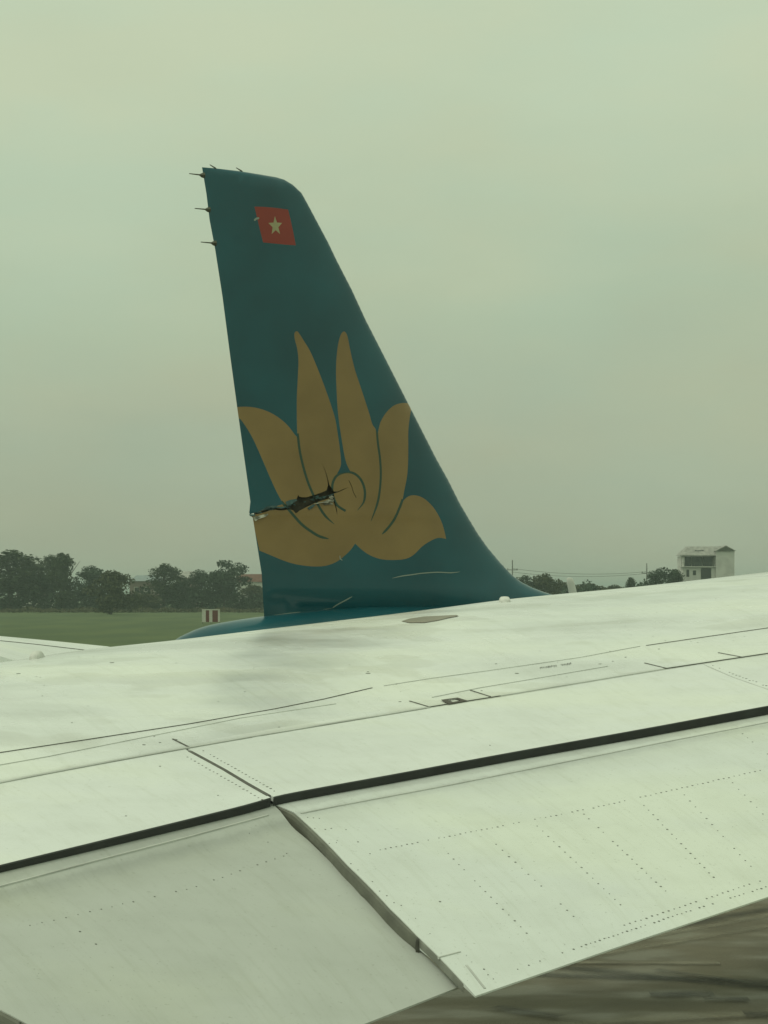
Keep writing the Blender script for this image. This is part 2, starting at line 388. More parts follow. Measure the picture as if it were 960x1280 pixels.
def rivets(S, paths, parent, rad=.007, skip=.12, jit=.4):
    b = MB()
    for pts, gapm in paths:
        for (x0, y0), (x1, y1) in zip(pts[:-1], pts[1:]):
            A = S(x0, solve(S, x0, y0)); B = S(x1, solve(S, x1, y1)); n = max(1, int((B-A).length/gapm))
            for i in range(n):
                t = (i+.5)/n
                if random.random() < skip: continue
                x, y = lerp(x0, x1, t), lerp(y0, y1, t)+random.uniform(-jit, jit)
                q = S(x, solve(S, x, y)); e = S(x+.6, solve(S, x+.6, y)) - q
                r = rad*random.uniform(.55, 1.15)
                n0 = S(x, solve(S, x, y)+.002)-S(x, solve(S, x, y)-.002); nn = e.cross(n0).normalized()
                if nn.z < 0: nn = -nn
                ax = nn.cross(Vector((0, 1, 0))).normalized(); ay = nn.cross(ax)
                vs = [q-nn*.003+(ax*math.cos(k*math.pi/3)+ay*math.sin(k*math.pi/3))*r for k in range(6)]
                vs += [q+nn*.0014+(ax*math.cos(k*math.pi/3)+ay*math.sin(k*math.pi/3))*r*.8 for k in range(6)]
                b.add(vs, [(6, 7, 8, 9, 10, 11)]+[(k, (k+1) % 6, 6+(k+1) % 6, 6+k) for k in range(6)])
    o = b.build('rivet_rows', M['rivet'], parent); o['kind'] = 'stuff'; return o

wing = tag(empty('airliner_wing', (0, 0, 0)), 'large white airliner wing with flaps and spoilers filling the foreground, seen from a cabin window', 'wing')
const = lambda c: (lambda v: c)
XL, XR = -440, 1380
# fixed skin, its nose and underside
def wing_body():
    nu, nv = 90, 44; vs = []; uv = []; fs = []
    for i in range(nu+1):
        px = lerp(XL, XR, i/nu); dg, zg, ds, zs, dc, zc, k2 = frame(px)
        prof = [P_skin(px, lerp(.0, 1.25, j/nv)) for j in range(nv+1)]
        e = prof[-1]; t = (prof[-1]-prof[-2]).normalized(); r = .30
        n_ = Vector((0, 0, 1)); fw = Vector((t.x, t.y, 0)).normalized()
        for k in range(1, 9):
            a = math.pi*k/8; prof.append(e+fw*(.55*math.sin(a))+Vector((0, 0, -r+r*math.cos(a)-.02*k)))
        tail = P_skin(px, 0)-Vector((0, 0, .30)); b0 = prof[-1]
        for k in range(1, 5):
            q = b0.lerp(tail, k/4); q.z -= .28*math.sin(math.pi*k/4); prof.append(q)
        prof.append(P_skin(px, 0)-Vector((0, 0, .30)))
        vs += prof; uv += [((px+min(j/nv, 1)*300)/300, j/nv) for j in range(len(prof))]; w = len(prof)
    for i in range(nu):
        for j in range(w-1): a = i*w+j; fs.append((a, a+w, a+w+1, a+1))
        fs.append((i*w+w-1, (i+1)*w+w-1, (i+1)*w, i*w))
    fs.append(tuple(range(w))); fs.append(tuple(nu*w+k for k in range(w-1, -1, -1)))
    return mesh('upper_skin', vs, fs, M['wing'], wing, smooth=True, uvs=uv, recalc=True)
skin = wing_body()
# spoiler panels
j1 = border(P_spoil, [(237, 938), (280, 962), (310, 980), (340, 996)])
j2 = border(P_spoil, [(883, 832), (915, 846), (960, 862), (1010, 876)])
off = lambda f, d: (lambda v: f(v)+d)
sp_edges = [(const(XL), off(j1, -2.2)), (off(j1, 1.2), off(j2, -.5)), (off(j2, .6), const(XR))]
sp_lab = ['left spoiler panel', 'middle spoiler panel, longest of the three', 'right spoiler panel']
spo = []
for (a, b), lb in zip(sp_edges, sp_lab):
    o = panel('spoiler', P_spoil, a, b, .0, .992, 46, 8, M['spoiler'], wing, .022); o['label'] = lb; spo.append(o)
def seal(a, b, par):
    # black strip along a spoiler's rear edge, the gap's shade put into its colour: full height of the dark step
    vs = []; fs = []; n = 50
    for i in range(n+1):
        px = lerp(a(0), b(0), i/n); p = P_spoil(px, 0); GAP_H = gap_h(px); q = P_spoil(px, .12)
        back = (p-q).normalized()
        for (dx, dz) in ((0.001, -.0005), (.010, -.004), (.012, -GAP_H*.96), (-.16, -GAP_H*1.0), (-.16, -.020), (.001, -.020)):
            vs.append(p+back*dx+Vector((0, 0, dz)))
    for i in range(n):
        for k in range(6): fs.append((i*6+k, i*6+(k+1) % 6, (i+1)*6+(k+1) % 6, (i+1)*6+k))
    fs += [tuple(range(6)), tuple(n*6+k for k in range(5, -1, -1))]
    return mesh('gap_shade', vs, fs, M['rubber'], par, recalc=True)
for (a, b), o in zip(sp_edges, spo): seal(a, b, o)
ribbon('joint_seal', P_spoil, [(237.5, 939), (258, 950), (280, 962), (310, 980), (336, 994.5)], .021, M['line'], spo[0], up=.001)
ribbon('joint_seal', P_spoil, [(222, 929), (237.5, 939)] if False else [(884, 833), (915, 846.3), (960, 862), (1005, 875)], .006, M['lineg'], spo[2], up=.001)
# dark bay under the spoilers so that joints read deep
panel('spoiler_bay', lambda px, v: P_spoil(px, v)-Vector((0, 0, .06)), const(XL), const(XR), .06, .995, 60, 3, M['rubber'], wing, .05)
# seams and joints of the upper skin
ribbon('panel_line', P_skin, [(-60, 950), (0, 941), (120, 923), (240, 904.5), (345, 886), (405, 874), (465, 860)], .008, M['line'], skin)
ribbon('panel_line', P_skin, [(808, 807), (880, 796.5), (960, 785), (1060, 770)], .009, M['line'], skin)
ribbon('panel_line', P_skin, [(480, 857.5), (540, 848), (600, 840), (670, 830), (725, 822), (800, 808)], .006, M['lineg'], skin)
ribbon('panel_line', P_skin, [(-60, 967), (60, 946), (200, 918), (300, 898), (420, 880)], .004, M['lineg'], skin)
ribbon('panel_line', P_skin, [(540, 872), (600, 860), (660, 850), (760, 833)], .004, M['lineg'], skin)
seam = lambda x: hermite(SEAM, x)-.9
ribbon('seam_line', P_skin, [(x, seam(x)) for x in range(-440, 536, 60)]+[(536, seam(536))], .030, M['lineg'], skin)
ribbon('seam_line', P_skin, [(536, seam(536)), (625, seam(625))], .013, M['line'], skin, up=.004)
ribbon('seam_line', P_skin, [(625, seam(625)), (700, seam(700)), (830, seam(830))], .016, M['lineg'], skin, up=.0035)
ribbon('seam_line', P_skin, [(830, seam(830)), (960, seam(960)), (1200, seam(1200)), (1378, seam(1378))], .015, M['line'], skin, up=.0045)
for a, b in (((512, 876.5), (537, 884)), ((588, 863), (613, 871)), ((806, 829), (835, 836)), ((898, 816), (930, 822)), ((216, 924), (236, 934))):
    ribbon('hinge_cut', P_skin, [a, b], .009, M['line'], skin, up=.003, step=4)
# small square frame mark, printed letters too worn to read, brown oil patch
sq_o = [(551, 876), (572, 873.2), (585, 877.2), (561, 881.5)]; sq_i = [(560, 876.2), (570, 874.9), (576.5, 877), (566, 878.6)]
def on(S, x, y, up):
    p = S(x, solve(S, x, y, 0, 1)); return p+Vector((0, 0, up))
SS = lambda px, v: P_spoil(px, v*1.0) if v < 1 else P_skin(px, v-1)
def SS_pt(x, y, up):
    for lo, hi in ((0, 2),):
        return SS(x, solve(SS, x, y, lo, hi))+Vector((0, 0, up))
vs = [SS_pt(x, y, .006) for x, y in sq_o+sq_i]
mesh('square_mark', vs, [(0, 1, 5, 4), (1, 2, 6, 5), (2, 3, 7, 6), (3, 0, 4, 7)], M['mark'], skin)
b = MB(); xx = 675.
while xx < 714:
    if not 696 < xx < 701:
        yy = lerp(835.4, 829.6, (xx-675)/39)+random.uniform(-.3, .3); w_ = random.uniform(.8, 1.6); h_ = random.uniform(.4, .8)
        b.add([SS_pt(xx, yy+h_, .004), SS_pt(xx+w_, yy+h_, .004), SS_pt(xx+w_, yy-h_, .004), SS_pt(xx, yy-h_, .004)], [(0, 1, 2, 3)])
        xx += w_
    xx += .8
b.build('worn_lettering', M['line'], skin)['kind'] = 'stuff'
def patch_on(name, pts, m, up, parent=skin):
    c = (sum(p[0] for p in pts)/len(pts), sum(p[1] for p in pts)/len(pts))
    vs = [SS_pt(*c, up)]+[SS_pt(x, y, up) for x, y in pts]; n = len(pts)
    return mesh(name, vs, [(0, 1+i, 1+(i+1) % n) for i in range(n)], m, parent)
patch_on('oil_patch', [(502, 777), (512, 773.8), (530, 771.2), (550, 770.2), (571, 769.2), (573, 770.6), (560, 773), (548, 776), (530, 778.8), (512, 779)], M['oil'], .004)
# little fairings standing on the skin
def fairing(px, py, w, h, l, label=None):
    p = SS_pt(px, py, 0); b = MB(); n = 8; k = 7
    for j in range(k+1):
        t = j/k; s = math.sin(math.pi*min(1, .12+t*.88))**.5 if t < 1 else 0
        for i in range(n+1):
            a = math.pi*i/n
            x = -math.copysign(abs(math.cos(a))**.45, math.cos(a))*w/2*(.75+.25*s); z = abs(math.sin(a))**.5*h*s
            b.v.append((p.x+x, p.y+t*l, p.z-.02+z))
    for j in range(k):
        for i in range(n): a = j*(n+1)+i; b.f.append((a, a+1, a+n+2, a+n+1))
    b.f.append(tuple(range(n+1)))
    o = b.build('fairing', M['white'], skin, smooth=True)
    return o
fairing(632, 753, .085, .066, .3); fairing(42, 824, .065, .07, .3)

# trailing flaps
jr = [(350, 1008), (367, 1015), (387, 1033), (433, 1080), (487, 1135), (522, 1170), (550, 1197), (594, 1245)]
jright = border(P_flap, jr)
P_low = lambda px, v: P_flap(px, v, 1)
jl = [(346, 1010), (383, 1049), (450, 1119), (513, 1177), (547, 1209), (573, 1236)]
_jl = border(P_low, jl)
jl2r = [(-330, 1130), (-200, 1180), (0, 1262), (36, 1281), (150, 1345), (260, 1405)]
jleft2 = border(P_low, jl2r)
taper = lambda v: .006+.16*min(1, max(0, v)) if v < 1 else .1
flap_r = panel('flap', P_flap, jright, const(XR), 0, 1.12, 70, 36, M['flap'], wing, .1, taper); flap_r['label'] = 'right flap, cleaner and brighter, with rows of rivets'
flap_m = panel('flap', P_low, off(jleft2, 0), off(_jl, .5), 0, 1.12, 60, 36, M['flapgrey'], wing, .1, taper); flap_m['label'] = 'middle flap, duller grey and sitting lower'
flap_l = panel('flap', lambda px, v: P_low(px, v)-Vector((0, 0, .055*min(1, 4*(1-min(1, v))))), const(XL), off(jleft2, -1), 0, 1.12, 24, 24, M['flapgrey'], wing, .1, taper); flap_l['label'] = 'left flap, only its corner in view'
# grey end seals on the side walls of the flaps
def end_seal(S, B, v0, v1, h, out, m, par, name='end_seal', top=.004, n=30):
    vs = []; fs = []
    for i in range(n+1):
        v = lerp(v0, v1, i/n); px = B(v); p = S(px, v)
        q = S(px-3, v); s = (q-p).normalized()
        f = min(1, (i+.4)/3, (n-i+.3)/2)
        for dx, dz in ((-.0, -top), (out*.75*f, -top-.004), (out*f, -top-h*.25), (out*1.15*f, -top-h*.7), (out*.9*f, -top-h), (0, -top-h)):
            vs.append(p+s*dx+Vector((0, 0, dz)))
    for i in range(n):
        for k in range(6): fs.append((i*6+k, i*6+(k+1) % 6, (i+1)*6+(k+1) % 6, (i+1)*6+k))
    fs += [tuple(range(6)), tuple(n*6+k for k in range(5, -1, -1))]
    return mesh(name, vs, fs, m, par, smooth=False, recalc=True)
v_break = solve(P_flap, 522, 1170)
end_seal(P_flap, jright, v_break, 1.0, .075, .018, M['sealgrey'], flap_r)
end_seal(P_flap, jright, v_break-.008, v_break+.002, .05, .019, M['line'], flap_r, name='seal_end', n=4)
end_seal(P_flap, jright, .05, v_break-.004, .03, .003, M['edge'], flap_r, name='edge_strip')
end_seal(P_low, jleft2, 0, 1.0, .075, .018, M['sealgrey'], flap_m)
# flap seams, rivets
ribbon('panel_line', P_flap, [(376, 1017), (420, 1008), (560, 982), (700, 954), (830, 928), (960, 903), (1150, 866)], .012, M['lineg'], flap_r)
ribbon('panel_line', P_flap, [(548, 1197), (575, 1190)], .008, M['lineg'], flap_r, step=5)
ribbon('panel_line', P_flap, [(583, 1207), (606, 1236)], .008, M['lineg'], flap_r, step=5)
rows = [([(472, 1063), (732, 1012)], .030), ([(732, 1012), (960, 961), (1200, 905)], .034),
        ([(557, 1064), (610, 1118), (662, 1170)], .055), ([(616, 1052), (721, 1149)], .06), ([(668, 1029), (779, 1134)], .055),
        ([(727, 1015), (835, 1117)], .05), ([(802, 1004), (895, 1100)], .055), ([(852, 990), (942, 1087)], .07), ([(912, 975), (1010, 1075)], .075),
        ([(925, 915), (975, 955)], .07), ([(724, 1184), (855, 1141), (960, 1108), (1200, 1030)], .026), ([(770, 1160), (860, 1131), (960, 1098), (1200, 1020)], .032),
        ([(575, 1200), (615, 1216)], .05), ([(425, 1030), (470, 1075)], .12), ([(540, 1120), (560, 1135)], .1), ([(640, 1214), (724, 1184)], .06)]
rivets(P_flap, rows, flap_r, rad=.0052)
rivets(P_flap, [([(380, 1020), (560, 1190)], .07), ([(388, 1018), (440, 1062)], .06), ([(600, 1205), (620, 1226)], .04)], flap_r, rad=.0036, skip=.3, jit=5)
rivets(P_low, [([(0, 1166), (120, 1138), (240, 1110), (360, 1068)], .055), ([(-200, 1215), (0, 1166)], .055)], flap_m, rad=.0042, skip=.2, jit=.5)
rivets(P_low, [([(90, 1160), (150, 1210)], .1), ([(10, 1265), (40, 1278)], .05), ([(300, 1035), (370, 1080)], .12)], flap_m, rad=.0045, skip=.3, jit=6)
ribbon('panel_line', P_low, [(-200, 1160), (0, 1108), (120, 1076), (240, 1045), (335, 1019)], .010, M['lineg'], flap_m)
rivets(P_spoil, [([(232, 945), (330, 1001)], .045)], spo[0], rad=.0065, skip=.1)
rivets(P_spoil, [([(252, 937), (345, 990)], .045)], spo[1], rad=.0065, skip=.1)
rivets(P_spoil, [([(889, 831), (960, 859), (1010, 874)], .05)], spo[2], rad=.008, skip=.15, jit=1)
rivets(P_spoil, [([(100, 1032), (330, 985)], .5), ([(180, 950), (220, 965)], .2), ([(350, 985), (700, 915)], .7)], spo[0], rad=.006, skip=.3, jit=4)
rivets(P_skin, [([(742, 832), (790, 820)], .12), ([(750, 815), (775, 812)], .1), ([(815, 812), (850, 806)], .1), ([(420, 870), (520, 850)], .35), ([(600, 832), (640, 826)], .15),
                ([(590, 866), (606, 862)], .05), ([(496, 878), (512, 875)], .04), ([(170, 934), (230, 922)], .1), ([(440, 842), (480, 838)], .25)], skin, rad=.010, skip=.15, jit=1)
rivets(P_skin, [([(130, 829), (150, 828)], .3), ([(20, 843), (26, 843)], .2), ([(455, 843), (465, 842)], .2), ([(640, 842), (652, 840)], .2)], skin, rad=.018, skip=0, jit=1)
def scatter(S, x0, x1, v0, v1, n, par, rad):
    b = MB()
    for _ in range(n):
        x = random.uniform(x0, x1); v = random.uniform(v0, v1); q = S(x, v); r = rad*random.uniform(.4, 1)
        a0 = random.uniform(0, 6)
        e1 = (S(x+2, v)-q).normalized(); e2 = (S(x, v+.01)-q).normalized()
        nn = e1.cross(e2).normalized()*.0016
        b.add([q+nn+e1*math.cos(a0+k*1.26)*r+e2*math.sin(a0+k*1.26)*r*random.uniform(.6, 1.3) for k in range(5)], [(0, 1, 2, 3, 4)])
    o = b.build('dirt_specks', M['rivet'], par); o['kind'] = 'stuff'
scatter(P_flap, 420, 1000, .05, .95, 90, flap_r, .0028)
scatter(P_low, 20, 330, .35, .9, 60, flap_m, .0026)
scatter(P_skin, -50, 1050, .02, .95, 70, skin, .008)

# slat panel beyond the crest on the left
def P_slat(px, v):
    lo = interp([(-440, 742), (0, 820), (14, 824.5), (150, 860)], px); hi = interp([(-440, 752), (0, 795), (60, 800.5), (140, 808.5), (150, 811)], px)
    if px < 0: lo = 820+(-px)*.02
    dc = frame(px)[4]; d = dc+.9+v*2.6
    y = lerp(lo, hi, 1-(1-v)**1.15)
    return W(px, d, -(y-HOR)/F*d)
slat = panel('slat', P_slat, const(-440), const(148), 0, 1, 40, 14, M['flap'], wing, .06)
slat.data.materials.clear(); slat.data.materials.append(M['spoiler'])
ribbon('panel_line', P_slat, [(-300, 775), (0, 801), (40, 805), (105, 812.5)], .022, M['line'], slat)

# ------------------------------------------------------------------ the other airliner: fin with the torn rudder
DF = 29.0; YAW = R(26)
ca, sa = math.cos(YAW), math.sin(YAW)
plane = tag(empty('parked_airliner', (0, DF, 0), YAW), 'parked teal airliner whose tall tail fin carries a gold lotus and a torn rudder', 'airplane')
# plane-local frame: x forward along the fuselage (t), y to the far side, z up from the ground
def to_tz(px, py, h=0.0):
    k = (px-480)/F
    # point X = t ca + h sa ; Y = DF + t sa - h ca   (h towards the camera)
    t = (k*(DF-h*ca)-h*sa)/(ca-k*sa); Y = DF+t*sa-h*ca
    return t, EYE-(py-HOR)/F*Y
Z2 = lambda pts, ox=280, oy=400, s=3.0: [(ox+x/s, oy+y/s) for x, y in pts]
LE = [(345, 221.5), (355, 224.5), (366, 231), (377, 241.5), (385, 256), (410, 303), (420.5, 325), (440, 363), (457, 400), (480, 445), (513, 510), (545, 573), (560, 600), (575, 630), (585, 647), (597, 667), (609, 684),
      (624, 702), (640, 719), (652, 728), (665, 734.5), (678, 739.5), (692, 744), (712, 751), (745, 760), (790, 770)]
TE = [(252.5, 209), (258, 242), (262, 275), (269, 312), (278, 370), (288, 447), (297, 513), (305, 570), (313, 627), (311.5, 641), (314, 645.5), (316, 647), (322, 685), (327, 717), (330, 768), (331.5, 795)]
TOP = [(252.5, 209), (270, 210.5), (300, 214), (325, 218), (345, 221.5)]
LEz = sorted((to_tz(*p)[::-1]) for p in LE); TEz = sorted((to_tz(*p)[::-1]) for p in TE)
ztop = to_tz(300, 214)[1]
def half(t, z):
    tl = interp(LEz, z); tt = interp(TEz, z); c = max(.3, tl-tt); s = min(1, max(0, (tl-t)/c)); ce = min(c, 4.6)
    sd = min(1, (tl-t)/ce) if tl > t else 0
    x = max(0, sd)
    base = 5*.105*ce*(.2969*math.sqrt(x)-.126*x-.3516*x*x+.2843*x**3-.1036*x**4)
    # cap of the tip closes over the last 8 cm
    zt = interp([(to_tz(*p)[0], to_tz(*p)[1]) for p in TOP], t)
    e = min(1, max(0, (zt-z)/.10)); base *= math.sqrt(1-(1-e)**2) if e < 1 else 1
    fl = max(0, 1-(z-5.35)/.55) if z < 5.9 else 0
    return max(base, 0)+.0+.10*fl*fl*min(1, x*14)*min(1, max(0, (1-s))*8)
def fpt(px, py):
    h = 0
    for _ in range(5):
        t, z = to_tz(px, py, h); h = half(t, z)
    return t, z
def dense(pts, step=.10, closed=True):
    out = []; n = len(pts)
    for i in range(n if closed else n-1):
        a, b = pts[i], pts[(i+1) % n]; L_ = math.hypot(b[0]-a[0], b[1]-a[1]); k = max(1, int(math.ceil(L_/step)))
        for j in range(k): out.append((lerp(a[0], b[0], j/k), lerp(a[1], b[1], j/k)))
    return out
def catmull(pts, n=4, closed=True):
    out = []; m_ = len(pts)
    for i in range(m_ if closed else m_-1):
        p0 = pts[(i-1) % m_] if closed or i > 0 else pts[i]; p1 = pts[i]; p2 = pts[(i+1) % m_]; p3 = pts[(i+2) % m_] if closed or i+2 < m_ else p2
        for j in range(n):
            t = j/n
            out.append(tuple(.5*((2*p1[k])+(-p0[k]+p2[k])*t+(2*p0[k]-5*p1[k]+4*p2[k]-p3[k])*t*t+(-p0[k]+3*p1[k]-3*p2[k]+p3[k])*t**3) for k in (0, 1)))
    if not closed: out.append(pts[-1])
    return out
def stroke(pts, w, ends=(1, 1)):
    pts = catmull(pts, 4, closed=False); n = len(pts); L_, R_ = [], []
    for i, p in enumerate(pts):
        a, b = pts[max(0, i-1)], pts[min(n-1, i+1)]; dx, dy = b[0]-a[0], b[1]-a[1]; l = math.hypot(dx, dy) or 1
        t = i/(n-1); f = min(1, .15+6*t if ends[0] == 0 else 1, .15+6*(1-t) if ends[1] == 0 else 1)*w/2
        L_.append((p[0]-dy/l*f, p[1]+dx/l*f)); R_.append((p[0]+dy/l*f, p[1]-dx/l*f))
    return L_+R_[::-1]
# petals, as drawn in an enlargement of the photograph
SIL = []
def seg(pts, smooth=True): SIL.extend(catmull(pts, 3, closed=False)[:-1] if smooth else pts)
seg([(84, 741), (118, 800), (133, 865)], False)
seg([(133, 865), (170, 880), (220, 901), (270, 916), (330, 924), (380, 922), (420, 908), (450, 886), (475, 862), (492, 838)])
seg([(492, 838), (515, 860), (545, 881), (585, 896), (630, 900), (680, 896), (712, 880), (742, 850), (772, 830), (803, 817), (833, 821)])
seg([(833, 821), (826, 790), (815, 755), (792, 712), (765, 681), (738, 663), (712, 657), (692, 661), (676, 674), (668, 684)])
seg([(668, 684), (676, 640), (686, 590), (690, 540), (691, 480), (691, 420), (696, 370), (702, 335)])
seg([(702, 335), (697, 314), (662, 312), (632, 324), (606, 350), (586, 385), (577, 425)])
seg([(577, 425), (566, 405), (556, 390), (546, 355), (530, 305), (512, 250), (492, 190), (477, 130), (468, 85), (461, 55), (450, 43), (438, 55), (428, 90), (422, 140), (420, 200), (422, 260), (425, 320), (431, 380), (440, 440), (450, 500), (460, 540), (474, 568)])
seg([(474, 568), (448, 572), (424, 576)], False)
seg([(424, 576), (436, 553), (439, 530), (434, 480), (427, 430), (418, 375), (405, 330), (388, 280), (366, 220), (342, 160), (322, 115), (302, 82), (287, 58), (274, 42), (264, 50), (266, 75), (274, 105), (279, 150), (277, 210), (273, 290), (273, 370), (275, 440)])
seg([(275, 440), (262, 425), (236, 392), (198, 361), (152, 338), (100, 326), (50, 326), (30, 330)])
seg([(30, 330), (40, 362), (62, 372)], False)
seg([(62, 372), (82, 400), (110, 448), (140, 515), (168, 580), (195, 640), (222, 690)])
seg([(222, 690), (150, 712), (84, 735)], False)
STROKES = [([(276, 425), (284, 490), (296, 545), (312, 600), (330, 645), (352, 692), (380, 735), (414, 766)], 9), ([(573, 410), (577, 460), (585, 520), (588, 580), (584, 640), (574, 692), (551, 755)], 8),
           ([(670, 672), (660, 700), (640, 745), (615, 780), (592, 804)], 9), ([(214, 680), (245, 714), (290, 765), (330, 795), (360, 812), (394, 821)], 10),
           ([(456, 716), (424, 694), (408, 655), (407, 615), (422, 585), (452, 571), (487, 575), (514, 600), (528, 640), (524, 682), (500, 714)], 9)]
Z7 = lambda p: Z2(p, 300, 580, 6.0)
TEAR = [(60, 382), (90, 372), (120, 362), (150, 357), (172, 350), (200, 334), (222, 330), (250, 331), (262, 322), (282, 334), (310, 336), (345, 325), (372, 308), (392, 298), (404, 286), (421, 277), (428, 252), (437, 233), (446, 246), (470, 250), (500, 249), (530, 240), (560, 232), (600, 218), (628, 207), (650, 196), (655, 176),
        (660, 160), (655, 118), (645, 74), (632, 34), (622, 8), (634, 32), (648, 70), (659, 112), (668, 150), (680, 172), (694, 190), (702, 206), (735, 206), (770, 190), (818, 173), (772, 195), (735, 212), (706, 220), (703, 250), (711, 285), (722, 318), (728, 350), (730, 386), (722, 350), (714, 318), (704, 290), (694, 262), (680, 252),
        (655, 262), (620, 272), (585, 284), (552, 296), (530, 308), (500, 322), (470, 338), (445, 350), (432, 362), (418, 370), (400, 348), (380, 342), (355, 341), (330, 347), (300, 348), (262, 343), (225, 348), (195, 359), (165, 368), (130, 376), (96, 380), (62, 390)]
CRACK = stroke([(815, 120), (838, 170), (850, 210), (872, 252)], 4)
FLAG = [(220+x/3.692, 190+y/3.692) for x, y in [(362, 252), (400, 253), (460, 258), (517, 266), (528, 310), (540, 365), (553, 431), (500, 427), (450, 422), (402, 417), (385, 350)]]
def star(cx, cy, r):
    out = []
    for k in range(10):
        a = math.pi/2+k*math.pi/5; q = r if k % 2 == 0 else r*.42
        x, y = math.cos(a)*q, math.sin(a)*q
        out.append((cx+x*.78-y*.06, cy-y*1.08))
    return out
STAR = star(344.3, 282.5, 11.5)
reg = {}
reg['sil'] = [fpt(*p) for p in Z2(SIL)]
reg['strokes'] = [[fpt(*p) for p in Z2(stroke(a, w, (1, 0)))] for a, w in STROKES]
reg['tear'] = [[fpt(*p) for p in Z7(TEAR)], [fpt(*p) for p in Z7(CRACK)]]
reg['flag'] = [fpt(*p) for p in FLAG]; reg['star'] = [fpt(*p) for p in STAR]
OUT = [to_tz(*p) for p in TOP[:-1]]+[to_tz(*p) for p in LE]+[to_tz(*p) for p in TE[::-1][:-1]]
def inside(poly, x, y):
    c = False; n = len(poly); j = n-1
    for i in range(n):
        xi, yi = poly[i]; xj, yj = poly[j]
        if (yi > y) != (yj > y) and x < (xj-xi)*(y-yi)/(yj-yi)+xi: c = not c
        j = i
    return c
def fin_side(side, parent):
    """one skin of the fin: cut along every painted border and along the tear, each region its own mesh"""
    P = []; E = []
    def addloop(l):
        n = len(P); P.extend(Vector(p) for p in l); E.extend((n+i, n+(i+1) % len(l)) for i in range(len(l)))
    out = dense(OUT, .10); addloop(out)
    addloop(dense(reg['sil'], .1))
    for s in reg['strokes']: addloop(dense(s, .1))
    for s in reg['tear']: addloop(dense(s, .06))
    addloop(dense(reg['flag'], .1)); addloop(dense(reg['star'], .1))
    for (t_, z_) in dense([to_tz(*p) for p in LE], .10, False)[1:]:
        ce = min(t_-interp(TEz, z_), 4.6)
        for s in (.0012, .004, .010, .020, .036, .060, .095): P.append(Vector((t_-s*ce, z_)))
    z = 5.2
    while z < ztop:
        tl, tt = interp(LEz, z), interp(TEz, z); c = tl-tt; ce = min(c, 4.6)
        n = max(2, int((c-.12*ce)/.14))
        for k in range(n): P.append(Vector((tl-.13*ce-(c-.13*ce)*k/n*.995, z)))
        z += .12
    for dz in (.01, .03, .06):
        for p in dense([to_tz(*q) for q in TOP], .1, False): P.append(Vector((p[0], p[1]-dz)))
    vs, _, fs, *_r = delaunay_2d_cdt(P, E, [], 0, 1e-6)
    groups = {k: [] for k in ('skin', 'gold', 'flag', 'star', 'outline')}
    for f in fs:
        cx = sum(vs[i].x for i in f)/len(f); cy = sum(vs[i].y for i in f)/len(f)
        if not inside(out, cx, cy): continue
        if any(inside(s, cx, cy) for s in reg['tear']): continue
        if inside(reg['star'], cx, cy): g = 'star'
        elif inside(reg['flag'], cx, cy): g = 'flag'
        elif inside(reg['sil'], cx, cy) and not any(inside(s, cx, cy) for s in reg['strokes']): g = 'gold'
        elif inside(reg['sil'], cx, cy): g = 'outline'
        else: g = 'skin'
        groups[g].append(list(f))
    H = [half(v.x, v.y) for v in vs]
    eps = .012
    def nrm(v):
        hx = (half(v.x+eps, v.y)-half(v.x-eps, v.y))/(2*eps); hz = (half(v.x, v.y+eps)-half(v.x, v.y-eps))/(2*eps)
        return Vector((-hx, -side, -hz)).normalized() if side > 0 else Vector((-hx, 1, -hz)).normalized()
    info = {'skin': ('skin', 'teal'), 'gold': ('lotus_emblem', 'gold'), 'outline': ('petal_outline', 'outline'), 'flag': ('flag_emblem', 'red'), 'star': ('star_emblem', 'cream')}
    res = {}
    for g, fl in groups.items():
        idx = {}; V = []; Fc = []; NN = []
        for f in fl:
            q = []
            for i in f:
                if i not in idx:
                    idx[i] = len(V); v = vs[i]; V.append((v.x, -side*H[i], v.y)); NN.append(nrm(v))
                q.append(idx[i])
            # orient outwards
            a, b_, c_ = (Vector(V[q[0]]), Vector(V[q[1]]), Vector(V[q[2]]))
            if (b_-a).cross(c_-a).y*(-side) < 0: q.reverse()
            Fc.append(q)
        o = mesh(info[g][0], V, Fc, M[info[g][1]], parent, smooth=True)
        o.data.normals_split_custom_set_from_vertices(NN)
        res[g] = o
    return res
fin = empty('tail_fin'); fin.parent = plane
fin_side(1, fin); fin_side(-1, fin)
# inside of the tear: dark ribs and torn plies, recessed into the fin
def tear_inside():
    b = MB()
    P_ = [to_tz(*p) for p in Z7([(100, 320), (240, 270), (430, 190), (620, 60), (700, 100), (880, 140), (880, 300), (740, 420), (520, 400), (320, 420), (110, 420)])]
    vs = []; n = len(P_)
    for k, dd in ((0, .30), (1, .55)):
        for t, z in P_: vs.append((t, -half(t, z)*dd if k == 0 else half(t, z)*.5, z))
    b.add(vs, [tuple(range(n))]+[(i, (i+1) % n, n+(i+1) % n, n+i) for i in range(n)])
    b.build('fin_interior', M['dark'], fin)
    c = MB()
    for _ in range(26):                        # crumpled strips behind the opening
        x = random.uniform(100, 690); y = lerp(372, 222, (x-60)/620)+random.uniform(-14, 14)
        pts = [(x, y), (x+random.uniform(14, 50), y-random.uniform(2, 18)), (x+random.uniform(10, 45), y+random.uniform(4, 16))]
        q = [to_tz(*p) for p in Z7(pts)]
        c.add([(t, -half(t, z)*random.uniform(.55, .9), z) for t, z in q], [(0, 1, 2)])
    mesh('broken_plies', c.v, c.f, M['lip'], fin)['kind'] = 'stuff'
tear_inside()
